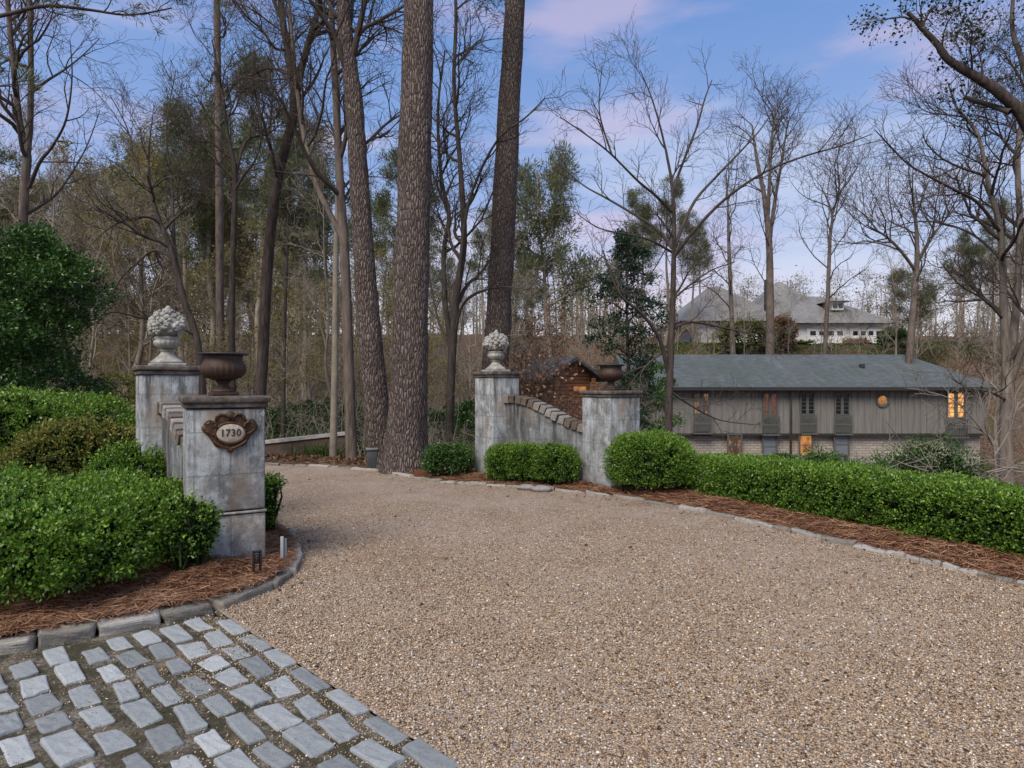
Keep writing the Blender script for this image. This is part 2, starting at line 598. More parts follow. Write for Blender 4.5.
def tubes(limbs, sides):
    """limbs: list of (pts, radii) with any point counts -> vertex and quad arrays"""
    V, Fq, o = [], [], 0
    by = {}
    for l in limbs: by.setdefault(len(l[0]), []).append(l)
    for n, ls in by.items():
        P = np.array([l[0] for l in ls]); Rr = np.array([l[1] for l in ls])
        T = np.empty_like(P)
        T[:, 1:-1] = P[:, 2:] - P[:, :-2]; T[:, 0] = P[:, 1] - P[:, 0]; T[:, -1] = P[:, -1] - P[:, -2]
        T = unit(T)
        m = unit(P[:, -1] - P[:, 0])
        ref = np.where(np.abs(m[:, 2:3]) > .8, np.array([[1., 0.1, 0]]), np.array([[0, 0.1, 1.]]))
        U = unit(np.cross(T, ref[:, None, :])); Wv = np.cross(T, U)
        a = np.arange(sides) * 2 * math.pi / sides
        ring = U[:, :, None, :] * np.cos(a)[None, None, :, None] + Wv[:, :, None, :] * np.sin(a)[None, None, :, None]
        v = P[:, :, None, :] + ring * Rr[:, :, None, None]
        B = len(ls)
        V.append(v.reshape(-1, 3))
        base = (np.arange(B) * n * sides)[:, None, None] + (np.arange(n - 1) * sides)[None, :, None]
        k = np.arange(sides)[None, None, :]; k2 = (k + 1) % sides
        q = np.stack([base + k, base + k2, base + sides + k2, base + sides + k], -1).reshape(-1, 4) + o
        Fq.append(q)
        o += B * n * sides
    return np.concatenate(V), np.concatenate(Fq)


def join(parts):
    V, Fq, o = [], [], 0
    for v, f in parts:
        V.append(v); Fq.append(f + o); o += len(v)
    return np.concatenate(V), Fq


BARE = dict(n=[13, 6, 5, 3], t0=[.4, .2, .2, .2], ang=[(35, 65), (30, 60), (30, 60), (25, 60)], lift=[.15, .12, .1, .05],
            len=[3.6, 1.7, .8, .4], tl=[.6, .5, .4, .3], r=[.06, .022, .010, .006], rmin=.0035, seg=[8, 6, 5, 3],
            wob=[.16, .2, .22, .2], up=[.06, .05, .03, .02])


def par(**k):
    P = dict(BARE); P.update(k); return P


SIDES = {0: 12, 1: 7, 2: 5, 3: 3, 4: 3, 5: 3}


def densify(pts, rad, n):
    """smooth a coarse polyline (Catmull-Rom)"""
    P = np.array(pts, float); r = np.array(rad, float)
    m = len(P)
    t = np.linspace(0, m - 1 - 1e-9, n)
    i = t.astype(int); u = (t - i)[:, None]
    g = lambda k: P[np.clip(k, 0, m - 1)]
    p0, p1, p2, p3 = g(i - 1), g(i), g(i + 1), g(i + 2)
    q = .5 * (2 * p1 + (p2 - p0) * u + (2 * p0 - 5 * p1 + 4 * p2 - p3) * u ** 2 + (3 * p1 - p0 - 3 * p2 + p3) * u ** 3)
    return [tuple(x) for x in q], list(np.interp(t, np.arange(m), r))


def tree(name, label, loc, trunks, P, mat, seed, limbs=(), group=None, twig_mat=None, leaf=None, sides=12, flare=1.0,
         rough=.04, cat='tree', noauto=()):
    """trunks / limbs: lists of (points relative to loc, radii). One tree = Empty > trunk, crown (+ leaves / needles).
    leaf = dict(mat, L, n, per, asp, level, name)"""
    rn = random.Random(seed)
    t = thing(name, label, cat, loc, group)
    tr = []
    out = {}
    for k, (pp, rr) in enumerate(trunks):
        n = max(10, len(pp) * 6)
        p, r = densify(pp, rr, n)
        if k == 0 and flare > 1:
            z0 = p[0][2]
            r = [x * (1 + (flare - 1) * math.exp(-max(0, q[2] - z0) / .42)) for q, x in zip(p, r)]
        tr.append((p, r))
        if k not in noauto: sprout(rn, p, r, 0, P, out)
    for pp, rr in limbs:
        p, r = densify(pp, rr, max(8, len(pp) * 4))
        out.setdefault(1, []).append((p, r))
        sprout(rn, p, r, 1, P, out)
    v, f = tubes(tr, sides)
    if rough:
        v = v + np.stack([wob(v, 7, 1), wob(v, 7, 2), np.zeros(len(v))], 1) * rough * tr[0][1][0]
    link('trunk', npmesh('trunk', v, f, smooth=True), mat, t)
    lv = sorted(out)
    if lv:
        v, fs = join([tubes(out[k], SIDES[k]) for k in lv])
        link('crown', npmesh('crown', v, fs, smooth=True), twig_mat or mat, t)
    if leaf and lv:
        rng = np.random.default_rng(seed)
        src = [l for k in lv if k >= leaf['level'] for l in out[k]]
        E = np.array([l[0][-1] for l in src]); D = unit(E - np.array([l[0][-2] for l in src]))
        M = np.array([l[0][len(l[0]) // 2] for l in src])
        n = leaf['n']
        i = rng.integers(0, len(E), n)
        u = rng.uniform(-.15, 1.1, (n, 1))
        c = M[i] + (E[i] - M[i]) * u
        per = leaf['per']
        tone = rng.uniform(0, .5, n)
        q = np.repeat(c, per, 0) + rng.normal(0, leaf.get('sp', .5) * leaf['L'], (n * per, 3))
        nn = np.repeat(D[i], per, 0) + np.array([0, 0, leaf.get('lift', 0)])
        v, f, r = leaves(q, nn, leaf['L'], leaf['asp'], out=leaf.get('out', .5), rng=rng, rsel=np.clip(np.repeat(tone, per) + rng.uniform(0, .5, n * per), 0, 1))
        link(leaf['name'], npmesh(leaf['name'], v, f, r), leaf['mat'], t)
    return t


def copy_thing(o, loc, rz, sc, label=None, sz=None):
    c = o.copy(); COL.objects.link(c)
    c.location = loc; c.rotation_euler = (0, 0, rz); c.scale = (sc, sc, sz or sc)
    if label: c['label'] = label
    for ch in list(o.children):
        d = ch.copy(); COL.objects.link(d); d.parent = c
    return c


def px_tree(name, label, d, stems, P, mat, seed, limbs=(), wk=.8, **kw):
    """stems: list of ([(px, py, depth offset)...], [width in px ...]); the first point of stem 0 is carried down to the ground"""
    def conv(s):
        pp, ww = s
        pts = [W(q[0], q[1], d + (q[2] if len(q) > 2 else 0)) for q in pp]
        n = len(pts)
        ww = np.interp(np.linspace(0, 1, n), np.linspace(0, 1, len(ww)), ww)
        return pts, [w * wk * .5 * (d + (q[2] if len(q) > 2 else 0)) / F for w, q in zip(ww, pp)]
    S = [conv(s) for s in stems]; Lm = [conv(s) for s in limbs]
    x, y, z = S[0][0][0]
    g = float(terr(x, y))
    if z > g - .1:
        x1, y1, z1 = S[0][0][1]
        k = min(.12, max(-.12, (x1 - x) / max(z1 - z, .1)))
        S[0] = ([(x - k * (z - g), y, g - .15)] + S[0][0], [S[0][1][0] * 1.08] + S[0][1])
        x = x - k * (z - g)
    loc = (x, y, g)
    rel = lambda L_: [([(p[0] - x, p[1] - y, p[2] - g) for p in pp], rr) for pp, rr in L_]
    return tree(name, label, loc, rel(S), P, mat, seed, rel(Lm), **kw)
# ------------------------------------------------------------- camera, light
cam = bpy.data.cameras.new('camera')
cam.sensor_width = 36; cam.lens = 36 * F / 1024
cam.clip_start = .05; cam.clip_end = 3000
co = bpy.data.objects.new('camera', cam); COL.objects.link(co)
co.location = (0, 0, CAMZ); co.rotation_euler = (R(90), 0, 0)
SC.camera = co
SC.view_settings.view_transform = 'Standard'
try: SC.view_settings.look = 'None'
except Exception: pass
SC.view_settings.exposure = EXPOSURE
SC.view_settings.gamma = 1
SC.cycles.use_denoising = True
SC.cycles.max_bounces = 6
SC.cycles.transparent_max_bounces = 8
SC.cycles.caustics_reflective = False; SC.cycles.caustics_refractive = False

SUN_EL, SUN_AZ = 47, -28      # behind the camera, over its left shoulder; a soft glow, no disc
sl = bpy.data.lights.new('sun', 'SUN'); sl.energy = SUN_E; sl.angle = R(32); sl.color = (1, .90, .79)
so = bpy.data.objects.new('sun', sl); COL.objects.link(so)
dirv = Vector((math.sin(R(SUN_AZ)) * math.cos(R(SUN_EL)), -math.cos(R(SUN_AZ)) * math.cos(R(SUN_EL)), math.sin(R(SUN_EL))))
so.rotation_euler = dirv.to_track_quat('Z', 'Y').to_euler()
so.location = dirv * 60

wd = bpy.data.worlds.new('World'); SC.world = wd; wd.use_nodes = True
nt = wd.node_tree; nt.nodes.clear()
def wn(k): return nt.nodes.new(k)
wo = wn('ShaderNodeOutputWorld'); bg = wn('ShaderNodeBackground'); bg.inputs[1].default_value = .1
sky = wn('ShaderNodeTexSky'); sky.sky_type = 'NISHITA'; sky.sun_disc = False
sky.sun_elevation = R(SUN_EL); sky.sun_rotation = math.atan2(dirv.x, dirv.y)
tc = wn('ShaderNodeTexCoord'); sp = wn('ShaderNodeSeparateXYZ'); nt.links.new(tc.outputs['Generated'], sp.inputs[0])
rp = wn('ShaderNodeValToRGB'); cr = rp.color_ramp
stops = [(0, (.64, .58, .57)), (.09, (.53, .51, .58)), (.18, (.37, .42, .59)), (.31, (.205, .305, .555)), (.5, (.118, .23, .50)), (1, (.26, .31, .44))]
while len(cr.elements) < len(stops): cr.elements.new(.5)
for e, (p, c) in zip(cr.elements, stops): e.position = p; e.color = (*c, 1)
nt.links.new(sp.outputs[2], rp.inputs[0])
def cloud(scale, seed, lo, hi, col, prev, strength):
    mp = wn('ShaderNodeMapping'); mp.inputs['Scale'].default_value = scale; mp.inputs['Location'].default_value = seed
    nt.links.new(tc.outputs['Generated'], mp.inputs[0])
    nz = wn('ShaderNodeTexNoise'); nz.inputs['Scale'].default_value = 2.0; nz.inputs['Detail'].default_value = 5; nz.inputs['Roughness'].default_value = .5
    nt.links.new(mp.outputs[0], nz.inputs['Vector'])
    mr = wn('ShaderNodeMapRange'); mr.interpolation_type = 'SMOOTHSTEP'
    mr.inputs[1].default_value = lo; mr.inputs[2].default_value = hi; mr.inputs[4].default_value = strength
    nt.links.new(nz.outputs[0], mr.inputs[0])
    mx = wn('ShaderNodeMix'); mx.data_type = 'RGBA'
    nt.links.new(mr.outputs[0], mx.inputs[0]); nt.links.new(prev, mx.inputs[6]); mx.inputs[7].default_value = (*col, 1)
    return mx.outputs[2]
c = cloud((1.6, 1.6, 7), (3.1, 1.2, .4), .48, .70, (.58, .45, .55), rp.outputs[0], .5)
c = cloud((1.1, 1.1, 5), (7.7, 4.2, 2.0), .48, .7, (.54, .56, .66), c, .5)
sc_ = wn('ShaderNodeMix'); sc_.data_type = 'RGBA'; sc_.blend_type = 'MULTIPLY'; sc_.inputs[0].default_value = 1
nt.links.new(c, sc_.inputs[6]); sc_.inputs[7].default_value = (10 * SKYK,) * 3 + (1,)
mx = wn('ShaderNodeMix'); mx.data_type = 'RGBA'; mx.inputs[0].default_value = .92
nt.links.new(sky.outputs[0], mx.inputs[6]); nt.links.new(sc_.outputs[2], mx.inputs[7])
nt.links.new(mx.outputs[2], bg.inputs[0]); nt.links.new(bg.outputs[0], wo.inputs[0])

# ------------------------------------------------------------------ materials
M = {}
M['gravel'] = m_gravel()
t = NT('loose_pebble'); M['pebble'] = t.bsdf(t.ramp(t.attr(), GRAVEL_PAL), .8, spec=.3)
M['straw_bed'] = m_straw_ground()
t = NT('pine_straw'); M['straw'] = t.bsdf(t.ramp(t.attr(), [(0, (.06, .03, .018)), (.35, (.19, .092, .05)), (.75, (.33, .18, .10)), (1, (.46, .31, .20))]), .7, spec=.25)
M['litter'] = m_litter()
t = NT('dead_leaf'); M['dead_leaf'] = t.bsdf(t.ramp(t.attr(), [(0, (.06, .03, .018)), (.4, (.15, .075, .04)), (.8, (.26, .155, .09)), (1, (.34, .26, .18))]), .8, spec=.2, trans=.15)
M['grass'] = m_leaf('grass', [(0, (.04, .08, .018)), (1, (.11, .17, .04))], .6, .2, .2)
M['boxwood'] = m_leaf('boxwood_leaf', [(0, (.034, .076, .012)), (.35, (.078, .172, .020)), (.7, (.175, .315, .036)), (1, (.33, .46, .07))], .38, .28, .45)
M['boxwood_dark'] = m_leaf('dark_shrub_leaf', [(0, (.024, .058, .014)), (.5, (.055, .125, .024)), (1, (.13, .23, .045))], .35, .2, .5)
M['golden'] = m_leaf('golden_shrub_leaf', [(0, (.07, .09, .018)), (.5, (.17, .19, .035)), (.85, (.27, .26, .05)), (1, (.24, .11, .045))], .45, .25, .35)
M['glossy'] = m_leaf('glossy_evergreen_leaf', [(0, (.020, .052, .014)), (.5, (.045, .115, .022)), (.85, (.095, .19, .035)), (1, (.20, .27, .07))], .3, .15, .5)
M['dark_evergreen'] = m_leaf('dark_evergreen_leaf', [(0, (.012, .03, .018)), (.5, (.028, .062, .034)), (1, (.07, .115, .05))], .4, .12, .4)
M['needle'] = m_leaf('pine_needle', [(0, (.06, .08, .042)), (.5, (.13, .155, .068)), (1, (.22, .22, .095))], .55, .35, .25)
M['olive'] = m_leaf('young_oak_leaf', [(0, (.16, .135, .055)), (.5, (.27, .235, .085)), (.9, (.37, .33, .115)), (1, (.31, .23, .11))], .6, .45, .2)
M['russet'] = m_leaf('russet_beech_leaf', [(0, (.15, .075, .042)), (.5, (.27, .145, .082)), (1, (.38, .24, .15))], .7, .25, .2)
M['ivy'] = m_leaf('ivy_leaf', [(0, (.015, .03, .012)), (1, (.05, .08, .025))], .45, .1, .4)
M['stem'] = m_leaf('shrub_stem_and_core', [(0, (.022, .040, .012)), (.6, (.045, .075, .018)), (1, (.08, .085, .032))], .9, 0, .1)
M['pine_bark'] = m_bark('pine_bark', (.07, .053, .044), (.205, .158, .136), (.31, .26, .232), 27, True, .05, .24)
M['bark_grey'] = m_bark('grey_bark', (.09, .075, .062), (.18, .15, .122), (.30, .26, .22), 12, False, .02, .16)
M['bark_mid'] = m_bark('mid_bark', (.055, .044, .037), (.125, .10, .083), (.215, .18, .15), 13, False, .02, .16)
M['bark_dark'] = m_bark('dark_bark', (.024, .019, .016), (.062, .05, .042), (.115, .095, .082), 14, False, .02, .16)
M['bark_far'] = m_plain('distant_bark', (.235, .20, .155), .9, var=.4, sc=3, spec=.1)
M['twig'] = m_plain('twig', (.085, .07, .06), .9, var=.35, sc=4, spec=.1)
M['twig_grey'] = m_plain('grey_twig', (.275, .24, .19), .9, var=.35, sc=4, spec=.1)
M['twig_pale'] = m_plain('pale_dead_branch', (.24, .21, .18), .9, var=.3, sc=6, spec=.1)
M['cobble'] = m_stone('cobble_granite', [(0, (.15, .162, .165)), (.4, (.255, .28, .288)), (.75, (.36, .388, .396)), (1, (.48, .50, .50))], 9, .008)
M['kerb'] = m_stone('kerb_granite', [(0, (.14, .128, .105)), (.5, (.28, .265, .23)), (1, (.44, .425, .39))], 10, .012)
M['coping'] = m_stone('coping_brick', [(0, (.06, .047, .036)), (.45, (.15, .12, .092)), (.8, (.27, .25, .225)), (1, (.40, .41, .40))], 9, .01)
M['cap'] = m_stone('pillar_cap', [(.25, (.03, .026, .022)), (.5, (.11, .094, .078)), (.75, (.26, .235, .205))], 9, .012, False, .9)
M['carved'] = m_stone('carved_stone', [(.25, (.12, .11, .09)), (.5, (.34, .335, .295)), (.75, (.56, .56, .52))], 7, .008, False, .9)
M['iron'] = m_stone('rusty_iron', [(0, (.022, .016, .013)), (.5, (.058, .034, .023)), (1, (.12, .066, .04))], 9, .004, False, .6)
M['iron_rim'] = m_plain('dark_iron', (.026, .026, .028), .5, sc=12, spec=.4)
M['gilt'] = m_stone('bronzed_plaque', [(.25, (.018, .009, .005)), (.5, (.065, .032, .013)), (.8, (.15, .085, .035))], 26, .004, False, .5)
M['enamel'] = m_plain('cream_enamel', (.40, .355, .285), .6, var=.35, sc=34)
M['black'] = m_plain('black_paint', (.02, .018, .016), .5)
M['metal'] = m_plain('galvanised_metal', (.42, .45, .48), .4, .3, var=.12)

t = NT('cobble_joint')
v = t.coord()
n = t.noise(v, 4, 6, .7); n2 = t.noise(v, 60, 4, .7)
c = t.ramp(n2, [(.3, (.05, .046, .036)), (.5, (.15, .132, .105)), (.7, (.34, .30, .24))])
c = t.mix(t.ramp(n, [(.40, 0), (.56, .85)]), c, (.045, .042, .024))
c = t.mix(t.ramp(t.noise(v, 2.2, 3), [(.58, 0), (.68, .5)]), c, (.26, .19, .13))
M['joint'] = t.bsdf(c, .95, t.bump(n2, .8, .012), spec=.1)
M['asphalt'] = m_plain('street_asphalt', (.055, .055, .057), .9, sc=40, spec=.2)

# -------------------------------------------------------------------- ground
YK = ([-60, -30, -9, -4.77, -2.5, -1.16, .5, 1.8, 2.8, 4.1, 5.5, 8.5, 20, 60],
      [20, 15, 13.6, 12.8, 11.9, 10.6, 10.0, 9.0, 7.6, 5.4, 3, -2, -20, -60])


def terr(x, y):
    x = np.asarray(x, float); y = np.asarray(y, float)
    yk = np.interp(x, *YK)
    t = y - yk
    wl = sstep(7, -5, x)
    left = -1.3 * sstep(1.2, 8.5, t)
    right = -5.5 * sstep(1.6, 24, t)
    z = wl * left + (1 - wl) * right
    z = z + wl * 12.0 * sstep(42, 120, y) + (1 - wl) * (11.3 * sstep(48, 66, y) + 6 * sstep(75, 140, y))
    far = sstep(1, 12, t)
    z = z + far * (.18 * np.sin(.5 * x + .3 * y) * np.cos(.37 * y - .2 * x) + .07 * np.sin(1.7 * x) * np.cos(1.3 * y))
    return z - .05


gx = np.concatenate([-np.geomspace(600, 40, 22), np.linspace(-36, 46, 165), np.geomspace(50, 600, 22)])
gy = np.concatenate([-np.geomspace(120, 6, 10), np.linspace(-5, 75, 161), np.geomspace(78, 900, 36)])
XX, YY = np.meshgrid(gx, gy)
ZZ = terr(XX, YY)
nx, ny = len(gx), len(gy)
ii = (np.arange(ny - 1)[:, None] * nx + np.arange(nx - 1)[None, :]).ravel()
gf = np.stack([ii, ii + 1, ii + nx + 1, ii + nx], 1)
tag(link('ground', npmesh('ground', np.stack([XX.ravel(), YY.ravel(), ZZ.ravel()], 1), gf, smooth=True), M['litter']), kind='structure')


def catmull(pts, n):
    p, _ = densify([(q[0], q[1], 0) for q in pts], [0] * len(pts), n)
    return [(q[0], q[1]) for q in p]


LK = catmull([(-7.5, 1.6), (-5.6, 2.6), (-4.2, 3.35), (-3.12, 3.84), (-2.62, 4.16), (-2.2, 4.5), (-1.95, 4.85), (-1.89, 5.25), (-1.98, 5.8), (-2.26, 6.45),
              (-2.7, 7.1), (-3.3, 7.75), (-4.3, 8.6), (-6, 9.5), (-9, 10.4), (-16, 11.4)], 150)
RK = catmull([(-16, 14.3), (-9, 13.3), (-4.77, 12.6), (-3.4, 12.25), (-2.5, 11.75), (-1.75, 11.0), (-1.16, 10.45), (-.4, 10.1), (.51, 9.75), (1.77, 8.75),
              (2.81, 7.3), (4.07, 5.09), (5.5, 2.6), (7, 0), (8.6, -3)], 150)


def poly_sheet(name, pts, z, mat):
    bm = bmesh.new()
    vs = [bm.verts.new((p[0], p[1], z)) for p in pts]
    bm.faces.new(vs)
    bmesh.ops.triangulate(bm, faces=bm.faces[:])
    bmesh.ops.recalc_face_normals(bm, faces=bm.faces[:])
    if sum(f.normal.z for f in bm.faces) < 0: bmesh.ops.reverse_faces(bm, faces=bm.faces[:])
    me = bpy.data.meshes.new(name); bm.to_mesh(me); bm.free()
    return tag(link(name, me, mat), kind='structure')


# x + y = 2.44 is the line where the cobbles stop and the gravel starts
lk_drive = [p for p in LK if p[0] + p[1] >= 2.42 and not (p[0] < -2.3 and p[1] < 4.6)]
drive = [(5.44, -3.0), (-1.99, 4.43)] + lk_drive + RK
poly_sheet('driveway', drive, 0.0, M['gravel'])
lk_cob = [p for p in LK if p[1] < 4.45 and p[0] + p[1] < 2.44]
poly_sheet('cobblestone_bedding', [(5.44, -3.0), (-9, -3.0), (-9, .9)] + lk_cob + [(-1.99, 4.43)], -.012, M['joint'])
poly_sheet('street', [(-200, -3.05), (-200, -14), (200, -14), (200, -3.05)], -.02, M['asphalt'])


def inside(px, py, poly):
    px = np.asarray(px); py = np.asarray(py)
    r = np.zeros(px.shape, bool)
    n = len(poly)
    for i in range(n):
        x1, y1 = poly[i]; x2, y2 = poly[(i + 1) % n]
        if y1 == y2: continue
        k = ((y1 > py) != (y2 > py)) & (px < (x2 - x1) * (py - y1) / (y2 - y1) + x1)
        r ^= k
    return r


def dist_line(px, py, ln):
    d = np.full(np.shape(px), 1e9)
    for (x1, y1), (x2, y2) in zip(ln[:-1], ln[1:]):
        dx, dy = x2 - x1, y2 - y1
        t = np.clip(((px - x1) * dx + (py - y1) * dy) / (dx * dx + dy * dy + 1e-12), 0, 1)
        d = np.minimum(d, np.hypot(px - x1 - t * dx, py - y1 - t * dy))
    return d


BED_L = LK + [(-16, 0), (-9, .9)]


def bed_left(x, y):
    d = dist_line(x, y, LK)
    h = .075 + .13 * sstep(.05, .9, d) + .03 * np.sin(5 * x + 2 * y) * np.cos(4 * y - x) * sstep(.1, .5, d) + .018 * np.sin(13 * x - 5 * y) * sstep(.1, .4, d)
    return h


BACK_R = [(8.6, -3), (9.9, -2.2), (8.2, 1.0), (6.7, 3.6), (5.3, 6.2), (4.1, 8.4), (3.2, 9.9), (2.0, 10.7), (.6, 11.2), (-.4, 11.6), (-1.3, 11.8), (-2.2, 12.6), (-2.5, 11.75)]
BED_R = [p for p in RK if p[0] >= -2.5] + BACK_R[1:]


def bed_right(x, y):
    d = dist_line(x, y, RK)
    b = dist_line(x, y, BACK_R[1:])
    h = .02 + .05 * sstep(.03, .5, d) + .014 * np.sin(9 * x + 4 * y) * np.cos(7 * y - 3 * x) * sstep(.1, .4, d)
    return h * sstep(0, .5, b) - .06 * (1 - sstep(0, .5, b))


def bed(name, poly, hf, st, mat):
    xs = [p[0] for p in poly]; ys = [p[1] for p in poly]
    x = np.arange(min(xs), max(xs) + st, st); y = np.arange(min(ys), max(ys) + st, st)
    X, Y = np.meshgrid(x, y)
    ins = inside(X, Y, poly)
    nx_, ny_ = len(x), len(y)
    k = (np.arange(ny_ - 1)[:, None] * nx_ + np.arange(nx_ - 1)[None, :]).ravel()
    q = np.stack([k, k + 1, k + nx_ + 1, k + nx_], 1)
    q = q[ins.ravel()[q].all(1)]
    use = np.unique(q)
    mp = np.full(nx_ * ny_, -1); mp[use] = np.arange(len(use))
    vx, vy = X.ravel()[use], Y.ravel()[use]
    return tag(link(name, npmesh(name, np.stack([vx, vy, hf(vx, vy)], 1), mp[q], smooth=True), mat), kind='structure')


bed('planting_bed', BED_L, bed_left, .06, M['straw_bed'])
bed('planting_bed', BED_R, bed_right, .06, M['straw_bed'])


# loose gravel on the near part of the drive
def pebbles(n, ymax, smin, smax, seed):
    rng = np.random.default_rng(seed)
    x = rng.uniform(-3, 6, n * 4); y = 1.2 + (ymax - 1.2) * rng.random(n * 4) ** 1.25
    fade = rng.random(n * 4) > sstep(3.5, ymax, y)
    ok = fade & (x + y > 2.47) & (np.abs(x) < y * .86 + .8) & inside(x, y, drive)
    x, y = x[ok][:n], y[ok][:n]
    n = len(x)
    s = rng.uniform(smin, smax, (n, 1))
    base = np.array([(1, 0, 0), (0, 1, 0), (-1, 0, 0), (0, -1, 0), (0, 0, 1.0), (0, 0, -1.0)])
    a = rng.uniform(0, 6.28, n); ca, sa = np.cos(a), np.sin(a)
    sx, sy, sz = rng.uniform(.7, 1.4, n), rng.uniform(.6, 1.0, n), rng.uniform(.45, .8, n)
    v = base[None] * rng.uniform(.75, 1.2, (n, 6, 1))
    v = v + rng.normal(0, .16, (n, 6, 3))
    v = v * np.stack([sx, sy, sz], 1)[:, None, :]
    vx = v[..., 0] * ca[:, None] - v[..., 1] * sa[:, None]; vy = v[..., 0] * sa[:, None] + v[..., 1] * ca[:, None]
    v = np.stack([vx, vy, v[..., 2]], -1) * s[:, None, :] + np.stack([x, y, s[:, 0] * rng.uniform(.1, .6, n)], 1)[:, None, :]
    fb = np.array([(0, 1, 4), (1, 2, 4), (2, 3, 4), (3, 0, 4), (1, 0, 5), (2, 1, 5), (3, 2, 5), (0, 3, 5)])
    f = (fb[None] + (np.arange(n) * 6)[:, None, None]).reshape(-1, 3)
    return npmesh('gravel', v.reshape(-1, 3), f, np.repeat(rng.random(n), 6))


tag(link('gravel', pebbles(120000, 9.0, .0045, .0095, 3), M['pebble']), kind='stuff')

# cobbles: columns run along the edge of the gravel
rng = np.random.default_rng(21)
mb = MB(); cr_ = []
e1 = Vector((1, -1, 0)).normalized(); e2 = Vector((-1, -1, 0)).normalized()
o0 = Vector((-1.99, 4.43, 0))
ang = math.atan2(e1.y, e1.x)
w_at = -.022
col = 0
LKc = [p for p in LK if p[1] < 4.6]
while w_at < 5.2:
    wd_ = rng.uniform(.105, .134) if col else .11
    s = -3.5 + rng.uniform(0, .3)
    while s < 6.0:
        ln = rng.uniform(.21, .32) if col else rng.uniform(.28, .38)
        cpos = o0 + e1 * (s + ln / 2) + e2 * (w_at + wd_ / 2)
        okk = cpos.y > .2 and cpos.x > -6.5
        if okk:
            dd = float(dist_line(np.array([cpos.x]), np.array([cpos.y]), LKc)[0])
            ins = bool(inside(np.array([cpos.x]), np.array([cpos.y]), BED_L)[0])
            okk = not ins and dd > .165
        if okk:
            nv = len(mb.v)
            h = rng.uniform(-.008, .010)
            tilt = Matrix.Translation(cpos) @ Matrix.Rotation(ang + rng.normal(0, .045), 4, 'Z') @ Matrix.Rotation(rng.normal(0, .02), 4, 'X') @ Matrix.Rotation(rng.normal(0, .015), 4, 'Y')
            mb.rock((ln - rng.uniform(.0, .03), wd_ - rng.uniform(0, .02), .10), .010, tilt @ Matrix.Translation((0, 0, -.052 + h)), .009, .005, 14, col * 7 + s, 2)
            cr_ += [rng.random()] * (len(mb.v) - nv)
        s += ln + rng.uniform(.022, .055)
    w_at += wd_ + rng.uniform(.028, .048)
    col += 1
ob = mb.build('cobblestone_paving', M['cobble']); tag(ob, kind='structure')
a = ob.data.attributes.new('rnd', 'FLOAT', 'POINT'); a.data.foreach_set('value', np.array(cr_, np.float32))


def grit(n, seed):
    rng = np.random.default_rng(seed)
    x = rng.uniform(-4.2, 1.6, n); y = rng.uniform(1.2, 4.6, n)
    e = (2.44 - x - y) / 1.414
    cl = np.sin(3.1 * x + 1.7 * y) + np.sin(4.3 * y - 2.2 * x + 1)
    ok = (e > 0) & ~inside(x, y, BED_L) & (rng.random(n) < np.clip(.25 + .25 * cl, .04, 1) + 2 * np.exp(-e / .10))
    x, y = x[ok], y[ok]; n = len(x)
    s = rng.uniform(.002, .0065, (n, 1, 1))
    b = np.array([(1, 0, 0), (0, 1, 0), (-1, 0, 0), (0, -1, 0), (0, 0, .8), (0, 0, -.8)])
    v = (b[None] * rng.uniform(.7, 1.3, (n, 6, 1)) + rng.normal(0, .15, (n, 6, 3))) * s + np.stack([x, y, np.full(n, -.0105)], 1)[:, None, :]
    fb = np.array([(0, 1, 4), (1, 2, 4), (2, 3, 4), (3, 0, 4), (1, 0, 5), (2, 1, 5), (3, 2, 5), (0, 3, 5)])
    f = (fb[None] + (np.arange(n) * 6)[:, None, None]).reshape(-1, 3)
    return npmesh('grit', v.reshape(-1, 3), f, np.repeat(rng.random(n), 6))


tag(link('grit', grit(90000, 6), M['pebble']), kind='stuff')
rm = np.random.default_rng(8)
n = 26000
x = rm.uniform(-4.2, 1.4, n); y = rm.uniform(1.3, 4.6, n)
ok = (x + y < 2.40) & ~inside(x, y, BED_L) & (np.sin(2.7 * x - 1.9 * y) + np.sin(3.9 * y + 1.1 * x + 2) > .1)
P = np.stack([x[ok], y[ok], np.full(ok.sum(), -.012)], 1)
v, f, r = leaves(P, np.stack([rm.normal(0, .6, len(P)), rm.normal(0, .6, len(P)), np.ones(len(P))], 1), .011, .45, out=1.0, rng=rm)
M['moss'] = m_leaf('moss', [(0, (.03, .035, .014)), (.6, (.06, .07, .022)), (1, (.10, .11, .04))], .8, .1, .1)
tag(link('moss', npmesh('moss', v, f, r), M['moss']), kind='stuff')


